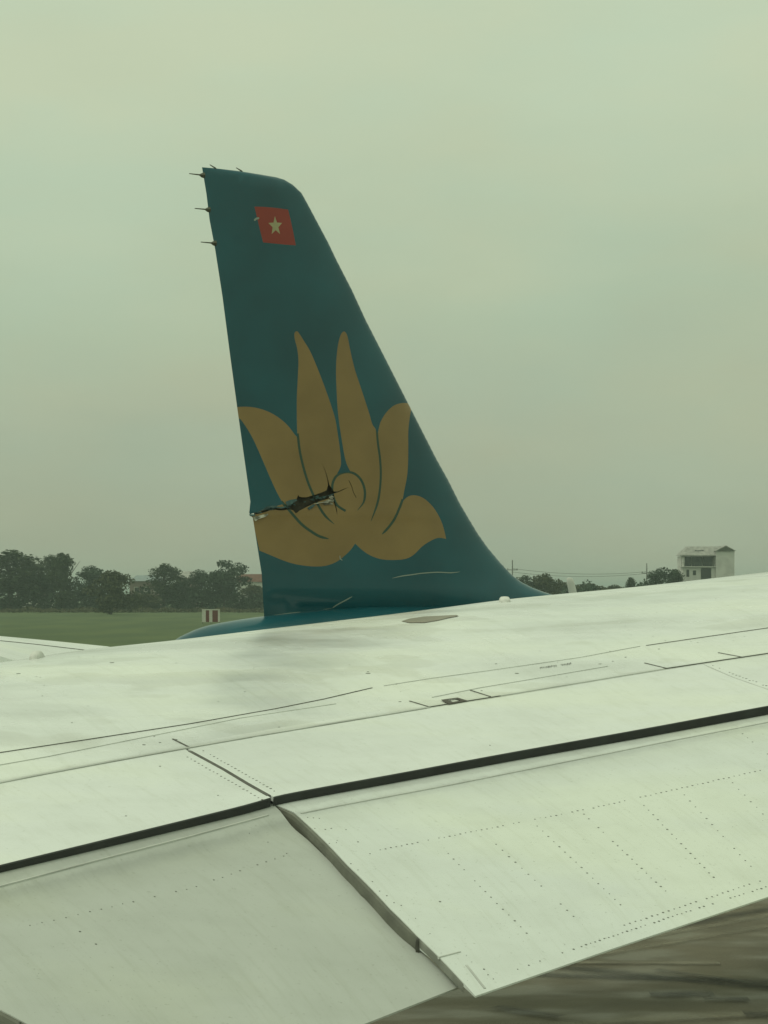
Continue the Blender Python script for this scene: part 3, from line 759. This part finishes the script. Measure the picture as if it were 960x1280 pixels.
def flake(name, pts, m, lift, conv=Z7, side=1):
    """a curled sliver of torn skin: hinged on the fin along its first half, free edge lifted outwards"""
    q = [fpt(*p) for p in conv(pts)]; n = len(q); vs = []
    for i, (t, z) in enumerate(q): vs.append((t, -(half(t, z)+.004+lift*(1 if i >= n//2 else .1)*random.uniform(.6, 1)), z))
    vs2 = [(x, y+.006, z) for x, y, z in vs]
    cx = [sum(v[k] for v in vs)/n for k in range(3)]
    V = vs+vs2+[tuple(cx), (cx[0], cx[1]+.006, cx[2])]
    fs = [(2*n, i, (i+1) % n) for i in range(n)]+[(2*n+1, n+(i+1) % n, n+i) for i in range(n)]+[(i, n+i, n+(i+1) % n, (i+1) % n) for i in range(n)]
    return mesh(name, V, fs, m, fin, recalc=True)
flake('torn_flake', [(98, 396), (130, 390), (170, 380), (208, 372), (212, 380), (186, 396), (160, 404), (132, 414), (112, 428), (102, 420)], M['torn'], .03)
flake('torn_flake', [(548, 302), (580, 292), (620, 284), (655, 270), (688, 256), (694, 270), (690, 288), (664, 284), (640, 294), (600, 292), (570, 300)], M['torn'], .05)
flake('torn_flake', [(615, 300), (655, 288), (690, 292), (696, 304), (664, 303), (640, 308)], M['torn'], .02)
flake('torn_flake', [(664, 248), (686, 236), (692, 246), (688, 262), (674, 264)], M['torn'], .05)
flake('bent_lip', [(150, 348), (172, 338), (206, 316), (240, 312), (268, 314), (300, 326), (340, 318), (344, 324), (310, 334), (282, 330), (262, 321), (250, 329), (222, 328), (200, 332), (172, 348)], M['lip'], .03)
flake('bent_lip', [(340, 284), (380, 268), (420, 262), (424, 276), (404, 284), (392, 296), (350, 318)], M['lip'], .02)
flake('bent_lip', [(505, 330), (530, 312), (552, 300), (560, 306), (540, 330), (515, 345)], M['lip'], .02)
flake('torn_flake', [(68, 376), (110, 378), (112, 386), (84, 392), (70, 392)], M['lip'], .025)
def fin_scratch(pts, w, conv, m='scratch'):
    s = [fpt(*p) for p in conv(stroke(pts, w, (0, 0)))]; n = len(s); h = n//2
    vs = [(t, -(half(t, z)+.004), z) for t, z in s]
    mesh('scratch', vs, [(i, i+1, n-2-i, n-1-i) for i in range(h-1)], M[m], fin)
Z4 = lambda p: Z2(p, 440, 600, 3.2); Z3 = lambda p: Z2(p, 200, 600, 3.4286)
fin_scratch([(160, 393), (200, 384), (245, 378), (280, 373), (340, 369), (395, 371), (432, 367)], 4, Z4)
fin_scratch([(738, 549), (760, 534), (790, 518), (824, 499)], 5, Z3)
fin_scratch([(465, 583), (530, 574), (600, 566), (680, 557), (738, 550)], 3, Z3)
fin_scratch([(620, 465), (622, 478), (630, 483)], 3, lambda p: [(280+x/3+212-205, 400+y/3+1) for x, y in [(a-207, b+415) for a, b in p]])
fin_scratch([(360, 318), (370, 308), (384, 305)], 9, lambda p: Z2(p, 220, 190, 3.692))
# static wicks
def wick(px, py, dx, dy, dh=0):
    t, z = to_tz(px, py); t2, z2 = to_tz(px+dx, py+dy)
    b = MB(); b.tube([(t+.02, 0, z), (t-.01, 0, z), (lerp(t, t2, .25), 0, lerp(z, z2, .25)), (t2, dh, z2)], [.04, .034, .010, .006], 6)
    b.build('static_wick', M['metal'], fin)
wick(253.5, 219, -17, -2); wick(260.5, 262, -17, -1.5); wick(268, 304, -17, -1.5)
for px, py in ((269, 211), (302, 214.8)):
    t, z = to_tz(px, py); t2, z2 = to_tz(px-5, py-6)
    MB().tube([(t+.03, .0, z-.03), (t, 0, z+.01), (t2, .05, z2)], [.012, .012, .006], 6).build('static_wick', M['metal'], fin)
# fuselage: rings along x
conepx = [(219, 800.5), (236, 791), (258, 782.5), (293, 775.5), (335.6, 769.5), (416, 761), (480, 757)]
ct = sorted(to_tz(*p) for p in conepx)
topz = [(ct[0][0]-.25, ct[0][1]-.22)]+ct+[(3, ct[-1][1]+.0), (6, ct[-1][1]+.02), (10, ct[-1][1]+.05), (30, ct[-1][1]+.05), (34, 5.45), (36.5, 4.7), (38, 3.5)]
radz = [(ct[0][0]-.25, .16), (ct[0][0], .26), (-1.7, .56), (0, .9), (3, 1.3), (6, 1.7), (10, 1.97), (30, 1.97), (34, 1.6), (36.5, .95), (38, .08)]
vs = []; fs = []; NS, NR = 90, 32
for i in range(NS+1):
    a = i/NS; x = lerp(topz[0][0], 0, a*3) if a < 1/3 else lerp(0, 38, (a-1/3)*1.5)
    zt = hermite(topz, x); r = max(.08, hermite(radz, x))
    for k in range(NR):
        q = 2*math.pi*k/NR; vs.append((x, r*math.sin(q), zt-r+r*math.cos(q)))
for i in range(NS):
    for k in range(NR): fs.append((i*NR+k, i*NR+(k+1) % NR, (i+1)*NR+(k+1) % NR, (i+1)*NR+k))
fs.append(tuple(range(NR))); fs.append(tuple(NS*NR+k for k in range(NR-1, -1, -1)))
body = mesh('fuselage', vs, fs, M['teal'], plane, smooth=True, recalc=True)
x0 = topz[0][0]; MB().tube([(x0+.05, 0, topz[0][1]-.16), (x0-.22, 0, topz[0][1]-.17)], [.15, .12], 16).build('exhaust_pipe', M['exhaust'], body, smooth=False)
for k in range(36):
    for s in (-1, 1):
        x = 5.5+k*.8; r = hermite(radz, x); zt = hermite(topz, x); a = R(66)
        y = s*(r*math.sin(a)+.004); z = zt-r+r*math.cos(a)
        b = MB(); b.add([(x-.11, y, z-.17), (x+.11, y, z-.17), (x+.11, y-s*.06, z+.17), (x-.11, y-s*.06, z+.17)], [(0, 1, 2, 3)]); b.build('cabin_window', M['glassdark'], body)
def airfoil_panel(name, root, tip, th, m, parent):
    """root/tip: (leading (x,y,z), trailing (x,y,z))"""
    vs = []; fs = []; n = 10; m2 = 8
    S = [0, .01, .04, .1, .2, .35, .5, .7, .88, 1.0]
    for j in range(m2+1):
        v = j/m2; a = Vector(root[0]).lerp(Vector(tip[0]), v); b = Vector(root[1]).lerp(Vector(tip[1]), v); c = (a-b).length
        up = []; lo = []
        for s in S:
            h = 5*th*c*(.2969*math.sqrt(s)-.126*s-.3516*s*s+.2843*s**3-.1036*s**4); p = a.lerp(b, s)
            up.append(p+Vector((0, 0, h))); lo.append(p-Vector((0, 0, h)))
        vs += up+lo[::-1]
    w = 2*len(S)
    for j in range(m2):
        for k in range(w): fs.append((j*w+k, j*w+(k+1) % w, (j+1)*w+(k+1) % w, (j+1)*w+k))
    fs.append(tuple(range(w))); fs.append(tuple(m2*w+k for k in range(w-1, -1, -1)))
    return mesh(name, vs, fs, m, parent, smooth=True, recalc=True)
for s in (-1, 1):
    airfoil_panel('tailplane', ((1.2, s*.3, 4.55), (-2.0, s*.3, 4.45)), ((-2.6, s*6.0, 4.95), (-3.9, s*6.0, 4.85)), .05, M['white'], plane)
    airfoil_panel('main_wing', ((24, s*1.0, 2.6), (17, s*1.0, 2.5)), ((15.2, s*17, 4.0), (13.6, s*17, 4.0)), .06, M['white'], plane)
# blade antenna on the spine ahead of the fin
t0, zb = to_tz(716, 760); t1, zt1 = to_tz(708, 722)
b = MB()
prof = [(-.0, 0), (1, 0)]
pts = []
for k in range(12):
    a = 2*math.pi*k/12; pts.append((math.cos(a), math.sin(a)))
lev = [(0, 0, .055), (.5, .5, .075), (.88, .9, .065), (.97, .985, .05), (1, 1.0, .02)]
vs = []; fs = []
for f_, g_, r_ in lev:
    cx = lerp(t0+.12, t1+.05, f_); cz = lerp(5.5, zt1, g_)
    for (c_, s_) in pts: vs.append((cx+c_*r_, s_*.03*(r_/.13), cz))
for i in range(len(lev)-1):
    for k in range(12): fs.append((i*12+k, i*12+(k+1) % 12, (i+1)*12+(k+1) % 12, (i+1)*12+k))
fs.append(tuple((len(lev)-1)*12+k for k in range(12)))
mesh('blade_antenna', vs, fs, M['white'], body, smooth=True, recalc=True)
# landing gear (hidden in the photo, stands on the apron)
for x, y in ((17.5, -3.3), (17.5, 3.3), (32, 0)):
    g = MB(); g.tube([(x, y, 2.6), (x, y, .45)], [.14, .11], 8); gear = g.build('landing_gear', M['metal'], plane)
    for s in (-.3, .3):
        MB().tube([(x, y+s-.13, .5), (x, y+s+.13, .5)], [.5, .5], 20).build('tyre', M['rubber'], gear)

# ------------------------------------------------------------------ background: field, trees, houses, poles
def gp(px, d): return ((px-480)/F*d, d)
def height_at(py, d): return EYE-(py-HOR)/F*d
def crown_mesh(name, w, h, z0, seedv, n, leaf, flat=.6, tall=False):
    rnd = random.Random(seedv); vs = []; fs = []
    lobes = []
    nl = 24
    for k in range(nl):
        a = rnd.uniform(0, 6.283); rr = rnd.uniform(.1, .78)*w/2; zz = rnd.uniform(.12, .88)
        env = math.sqrt(max(.05, 1-(2*zz-.85)**2*.9))
        lobes.append((math.cos(a)*rr*env, math.sin(a)*rr*env, z0+zz*h, rnd.uniform(.14, .26)*w, rnd.uniform(.11, .19)*h))
    lobes.append((rnd.uniform(-.1, .1)*w, 0, z0+h*.9, .16*w, .11*h))
    for _ in range(n):
        lx, ly, lz, lr, lh = rnd.choice(lobes)
        th = rnd.uniform(0, 6.283); u = rnd.uniform(-1, 1); q = rnd.random()**.4; s = math.sqrt(1-u*u)
        c = Vector((lx+math.cos(th)*s*lr*q, ly+math.sin(th)*s*lr*q, lz+u*lh*q))
        a = Vector((rnd.gauss(0, 1), rnd.gauss(0, 1), rnd.gauss(0, .6))).normalized(); b_ = a.cross(Vector((rnd.gauss(0, 1), rnd.gauss(0, 1), rnd.gauss(0, 1)))).normalized()
        l = leaf*rnd.uniform(.5, 1.2); k = len(vs)
        vs += [c-a*l, c+b_*l*.6, c+a*l, c-b_*l*.6]; fs.append((k, k+1, k+2, k+3))
    me = bpy.data.meshes.new(name); me.from_pydata([tuple(v) for v in vs], [], fs); me.update(); return me
def trunk_mesh(seedv, h, w):
    rnd = random.Random(seedv); b = MB()
    b.tube([(0, 0, -.3), (.1, 0, h*.2), (-.1, .1, h*.45), (.1, 0, h*.75)], [h*.028, h*.022, h*.017, h*.006], 7)
    for k in range(7):
        a = rnd.uniform(0, 6.28); z = h*rnd.uniform(.22, .55); l = w*rnd.uniform(.25, .42)
        b.tube([(0, 0, z), (math.cos(a)*l*.5, math.sin(a)*l*.5, z+h*.13), (math.cos(a)*l, math.sin(a)*l, z+h*rnd.uniform(.2, .34))], [h*.012, h*.008, h*.003], 5)
    me = bpy.data.meshes.new('trunk'); me.from_pydata(b.v, [], b.f); me.materials.append(M['bark']); return me
KINDS = {}
for i, (w, h, z0, n, leaf, mk) in enumerate([(13, 13, 4, 5200, .36, 'leafa'), (9, 14, 4, 4200, .34, 'leafb'), (15, 10, 2.2, 5400, .38, 'leafa'), (12, 8.5, .2, 4600, .36, 'leafc'), (10, 11, 1, 4800, .36, 'leafb')]):
    cm = crown_mesh('crown', w, h, z0, 40+i, n, leaf); cm.materials.append(M[mk]); KINDS[i] = (cm, trunk_mesh(70+i, h+z0, w), w, h+z0)
TREES = [  # px centre, distance, top y, width px, kind, label
    (-40, 610, 700, 90, 0, 'dark tree at the left edge, mostly outside the picture'),
    (12, 600, 687, 62, 1, 'tall dark tree nearest the left edge of the picture'),
    (42, 606, 705, 50, 2, 'lower rounded tree right of the tall leftmost tree'),
    (60, 618, 693, 34, 1, 'thin tree with sky gap beside its crown, left tree line'),
    (80, 600, 692, 36, 4, 'tall rounded tree with a full crown between two sky gaps at left'),
    (112, 602, 707, 48, 0, 'broad mid-height tree just left of the dark bushy tree'),
    (139, 520, 713, 48, 3, 'dark bushy tree standing forward of the left tree line'),
    (204, 600, 704, 36, 1, 'dark tree in front of the pale blue roofed house'),
    (225, 610, 719, 36, 2, 'low tree right of the pale blue roofed house'),
    (252, 604, 712, 34, 0, 'medium tree left of the wide spreading tree near the fin'),
    (280, 600, 700, 50, 2, 'wide spreading tree just left of the teal fin'),
    (316, 612, 731, 40, 3, 'low tree half hidden behind the teal fin in front of the red roof'),
    (180, 590, 742, 42, 3, 'low bush in front of the pinkish house wall'),
    (655, 560, 719, 34, 2, 'dark tree at the foot of the left power pole'),
    (682, 560, 717, 36, 3, 'rounded dark tree between the fin root and the blade antenna'),
    (706, 640, 728, 40, 3, 'low pale tree behind the blade antenna'),
    (736, 660, 729, 46, 3, 'flat topped low tree right of the blade antenna'),
    (768, 660, 731, 30, 3, 'small low tree in the gap left of the pale bush'),
    (789, 600, 722, 17, 4, 'small pale bushy tree left of the right power pole'),
    (824, 560, 709, 36, 0, 'dark tree beside the right power pole'),
    (845, 566, 712, 26, 4, 'green tree against the left wall of the white house'),
    (800, 640, 731, 26, 3, 'low shrub tree between pale bush and right power pole'),
]
for px, d, top, wpx, k, lab in TREES:
    cm, tm, w, h = KINDS[k]; x, y = gp(px, d)
    t = empty('tree', (x, y, 0), random.uniform(0, 6.28)); tag(t, lab, 'tree', 'trees beyond the airfield grass')
    sx = wpx/F*d/w*1.4; sz = height_at(top, d)/h
    c = bpy.data.objects.new('crown', cm); COL.objects.link(c); c.parent = t
    u = bpy.data.objects.new('trunk', tm); COL.objects.link(u); u.parent = t
    t.scale = (sx, sx, sz)
# undergrowth along the foot of the trees (cannot be counted)
def undergrowth(name, x0, x1, d0, d1, hmax, n, m, lab, cat, leaf=.5):
    rnd = random.Random(hash(lab) % 999 if False else len(lab)); vs = []; fs = []
    for _ in range(n):
        px = rnd.uniform(x0, x1); d = rnd.uniform(d0, d1); x, y = gp(px, d)
        hh = hmax*(.45+.55*abs(math.sin(px*.09+1.3)*math.sin(px*.041)))*rnd.uniform(.7, 1.1)
        z = rnd.uniform(0, hh); a = Vector((rnd.gauss(0, 1), rnd.gauss(0, 1), rnd.gauss(0, .8))).normalized(); b_ = a.cross(Vector((rnd.gauss(0, 1), rnd.gauss(0, 1), rnd.gauss(0, 1)))).normalized()
        l = leaf*rnd.uniform(.5, 1.2); c = Vector((x, y, z)); k = len(vs)
        vs += [c-a*l, c+b_*l*.6, c+a*l, c-b_*l*.6]; fs.append((k, k+1, k+2, k+3))
    o = mesh(name, vs, fs, m); tag(o, lab, cat, kind='stuff')
undergrowth('shrub_belt', -150, 345, 596, 616, 8.0, 16000, M['leafa'], 'dense dark shrubs filling the foot of the left tree line', 'shrubs')
undergrowth('shrub_hedge', 640, 960, 575, 640, 8.8, 20000, M['leafa'], 'low dark hedge beyond the wing on the right', 'hedge', .6)
undergrowth('far_wood', -600, -100, 640, 700, 10, 14000, M['leafa'], 'far wood beyond the left edge of the field', 'wood', .7)
undergrowth('far_wood', 345, 640, 640, 700, 8, 9000, M['leafa'], 'far wood hidden behind the teal tail fin', 'wood', .7)
undergrowth('far_wood', 1000, 1600, 640, 700, 9, 14000, M['leafa'], 'far wood beyond the right edge of the picture', 'wood', .7)
undergrowth('tall_grass', -150, 345, 560, 596, 1.4, 9000, M['grass'], 'band of tall brownish grass before the left trees', 'grass', .4)
def house(px0, px1, d, eave_py, ridge_py, wallm, roofm, lab, depth=9, gable=False, windows=(), nm='house'):
    x0 = gp(px0, d)[0]; x1 = gp(px1, d)[0]; ze = height_at(eave_py, d); zr = height_at(ridge_py, d); cx = (x0+x1)/2; hw = (x1-x0)/2
    h = tag(empty(nm, (cx, d, 0)), lab, 'house')
    MB().box(-hw, hw, 0, depth, 0, ze).build('wall', wallm, h)
    o = .5; r = MB(); ym = depth/2
    r.add([(-hw-o, -o, ze-.1), (hw+o, -o, ze-.1), (hw+o, depth+o, ze-.1), (-hw-o, depth+o, ze-.1), (-hw-(o if gable else -hw*.35), ym, zr), (hw+(o if gable else -hw*.35), ym, zr)],
          [(0, 1, 5, 4), (2, 3, 4, 5), (0, 4, 3), (1, 2, 5), (0, 3, 2, 1)]); r.build('roof', roofm, h)
    for wx, wz in windows:
        f = MB().box(wx-.65, wx+.65, -.08, .05, wz-.75, wz+.75).build('window', M['boardwhite'], h)
        MB().box(wx-.5, wx+.5, -.1, -.07, wz-.6, wz+.6).build('pane', M['winglass'], f)
    return h
house(162, 203, 640, 726, 719, M['wallp'], M['roofb'], 'pinkish house with pale blue grey roof among the left trees', windows=((-3, 6.3), (0, 6.3), (3, 6.3), (-3, 3), (2, 3)))
house(220, 246, 660, 722, 714, M['wallp'], M['roofg'], 'small house with weathered roof behind the low left trees', windows=((-1.5, 6), (1.5, 6)))
house(296, 340, 650, 727, 717.5, M['wallw'], M['rooft'], 'house with red brown tiled roof directly left of the fin', gable=True, windows=((-3.5, 6), (0, 6), (3.5, 6)))
house(20, 62, 660, 744, 737, M['wallw'], M['rooft'], 'low pale house showing between trunks of the left trees', windows=((-3, 2.5), (1, 2.5)))
# white multi-storey house on the right
def white_house():
    d = 600; x0 = gp(853.5, d)[0]; x1 = gp(894.5, d)[0]; x2 = gp(917.5, d)[0]
    h = tag(empty('white_house', (x0, d, 0)), 'white three storey house with mansard roof and dark balcony on the right skyline', 'house')
    W1 = x1-x0; W2 = x2-x0; H = lambda py: height_at(py, d)
    zE = H(695); zB0 = H(707.5); zB1 = H(697)
    D = 11
    wm = M['wallw']
    # front body with recessed balcony; the right block stands slightly forward
    MB().box(W1, W2, -.8, D, 0, H(689)).build('side_block', wm, h)
    MB().box(0, W1-.01, 3.4, D, 0, zE).build('wall', wm, h)
    MB().box(0, W1-.01, .0, 3.39, 0, H(709)).build('lower_wall', wm, h)
    MB().box(0, .5, .0, 1.99, H(709)+.25, zE).build('pillar', wm, h)
    MB().box(-.5, W1-.02, -.7, 3.39, H(709)+.01, H(709)+.25).build('balcony_slab', wm, h)
    MB().box(-.6, W1-.02, -.6, 2.1, zE, zE+.3).build('eave', M['roofg'], h)
    rail = empty('railing', (0, 0, 0)); rail.parent = h
    zr0 = H(709)+.25
    MB().box(-.4, W1-.1, -.6, -.54, zr0+.95, zr0+1.02).build('rail', M['metal'], rail)
    for k in range(14):
        x = -.35+k*(W1+.2)/13.5; MB().box(x, x+.05, -.6, -.55, zr0, zr0+.95).build('baluster', M['metal'], rail)
    for a, c in ((.55, 3.0), (3.1, 6.1), (6.2, 9.1)):  # dark glass across the whole width stands in for the balcony's shade
        f = MB().box(a, c, 3.3, 3.39, zr0+.05, zE-.1).build('window', M['metal'], h); MB().box(a+.1, c-.1, 3.26, 3.3, zr0+.12, zE-.2).build('pane', M['winglass'], f)
    for (a, c, p0, p1) in ((858, 861.5, 712, 721), (876, 889, 710, 724), (866, 870, 713, 719)):
        xa = gp(a, d)[0]-x0; xb = gp(c, d)[0]-x0
        f = MB().box(xa, xb, -.06, .02, H(p1), H(p0)).build('window', M['metal'], h); MB().box(xa+.12, xb-.12, -.1, -.06, H(p1)+.12, H(p0)-.12).build('pane', M['winglass'], f)
    for k in range(3):
        f = MB().box(1+k*3, 2.4+k*3, -.06, .02, 2, 4).build('window', M['metal'], h); MB().box(1.1+k*3, 2.3+k*3, -.1, -.06, 2.1, 3.9).build('pane', M['winglass'], f)
    # mansard front, ridge, gable at right
    zt = H(681.5); z2 = zE+.31
    r = MB(); xg = (W1-.4+W2+.5)/2+.1
    r.add([(-.5, -.5, z2), (W1+.2, -.5, z2), (W1+.2, D, z2), (-.5, D, z2), (2.0, 2.8, zt-.3), (xg, 2.8, zt-.3), (xg, D-2.5, zt-.3), (2.0, D-2.5, zt-.3)],
          [(0, 1, 5, 4), (1, 2, 6, 5), (2, 3, 7, 6), (3, 0, 4, 7), (4, 5, 6, 7), (0, 3, 2, 1)]); r.build('roof', M['roofg'], h)
    g = MB(); a = W1-.4; b = W2+.5; c = (a+b)/2+.1; zg = H(688.8); zk = H(681.8)
    g.add([(a, -1.2, zg), (b, -1.2, zg), (c, -1.2, zk), (a, D+.3, zg), (b, D+.3, zg), (c, D+.3, zk)], [(0, 1, 2), (3, 5, 4), (0, 2, 5, 3), (1, 4, 5, 2), (0, 3, 4, 1)]); gr = g.build('gable_roof', M['roofg'], h)
    MB().add([(a+.5, -1.22, zg+.05), (b-.5, -1.22, zg+.05), (c, -1.22, zk-.25), (a+.5, -1.26, zg+.05), (b-.5, -1.26, zg+.05), (c, -1.26, zk-.25)], [(0, 2, 1), (3, 4, 5), (0, 1, 4, 3), (1, 2, 5, 4), (2, 0, 3, 5)]).build('gable_infill', M['metal'], gr)
    xa = 3.6; MB().box(xa, xa+2.6, .9, 1.05, H(688.8), H(687.9)).build('skylight', M['winglass'], h)
white_house()
# power poles and their wires
def pole(px, d, top, lab):
    x, y = gp(px, d); zt = height_at(top, d); p = tag(empty('power_pole', (x, y, 0)), lab, 'power pole', 'power poles on the right')
    MB().tube([(0, 0, -.3), (0, 0, zt)], [.24, .13], 10).build('mast', M['concretepole'], p)
    MB().box(-1.5, 1.5, -.07, .07, zt-2.9, zt-2.7).build('crossarm', M['concretepole'], p)
    for s in (-1.3, 0, 1.3): MB().tube([(s, 0, zt-2.7), (s, 0, zt-2.3)], [.1, .07], 8).build('insulator', M['metal'], p)
    return Vector((x, y, zt))
pa = pole(640.5, 590, 700, 'concrete power pole rising just right of the fin root')
pb = pole(808.5, 590, 704, 'concrete power pole left of the trees by the white house')
pc = Vector((gp(1010, 590)[0], 590, pb.z)); pole(1010, 590, 705, 'concrete power pole beyond the white house')
for j, (dz, w, lab) in enumerate(((-2.4, 0, 'upper overhead wire sagging between the two right poles'), (-3.4, .35, 'lower overhead wire sagging between the two right poles'))):
    b = MB()
    for A, B in ((pa, pb),):
        pts = []
        for i in range(25):
            t = i/24; q = A.lerp(B, t); q.z += dz-1.1*4*t*(1-t)+(.5 if j else 0)*t; pts.append(q)
        b.tube(pts, .045, 5)
    tag(b.build('power_wire', M['metal']), lab, 'wire')
# striped marker board in the grass
d = 371; x, y = gp(263.7, d); bd = tag(empty('marker_board', (x, y, 0)), 'red and white vertically striped marker board standing in the airfield grass', 'board')
zt = height_at(761.5, d); HW = 11.2/F*d
xs = [(-HW, -HW+.68, 'boardwhite'), (-HW+.68, -HW+1.28, 'boardred'), (-HW+1.28, -HW+1.85, 'boardwhite'), (-HW+1.85, HW-.36, 'boardred'), (HW-.36, HW, 'boardwhite')]
for a, c, m_ in xs: MB().box(a, c-.01, 0, .06, .35, zt-.2).build('stripe_panel', M[m_], bd)
MB().box(-HW, HW, -.03, .09, zt-.19, zt).build('top_rail', M['boardwhite'], bd)
for s in (-HW+.1, 0, HW-.1): MB().box(s-.05, s+.05, .07, .16, -.2, zt-.25).build('post', M['metal'], bd)

# ------------------------------------------------------------------ haze
hz = MB().box(-2900, 2900, -250, 5900, -1, 24); hm = bpy.data.materials.new('haze air'); hm.use_nodes = True
nt = hm.node_tree; nt.nodes.clear(); o_ = nt.nodes.new('ShaderNodeOutputMaterial'); pv = nt.nodes.new('ShaderNodeVolumePrincipled')
pv.inputs['Color'].default_value = (.76, .92, .86, 1); pv.inputs['Density'].default_value = .00033; pv.inputs['Anisotropy'].default_value = .2
nt.links.new(pv.outputs[0], o_.inputs['Volume'])
ho = hz.build('haze', hm); ho['kind'] = 'stuff'; ho['label'] = 'thin humid haze over the airfield'; ho['category'] = 'haze'
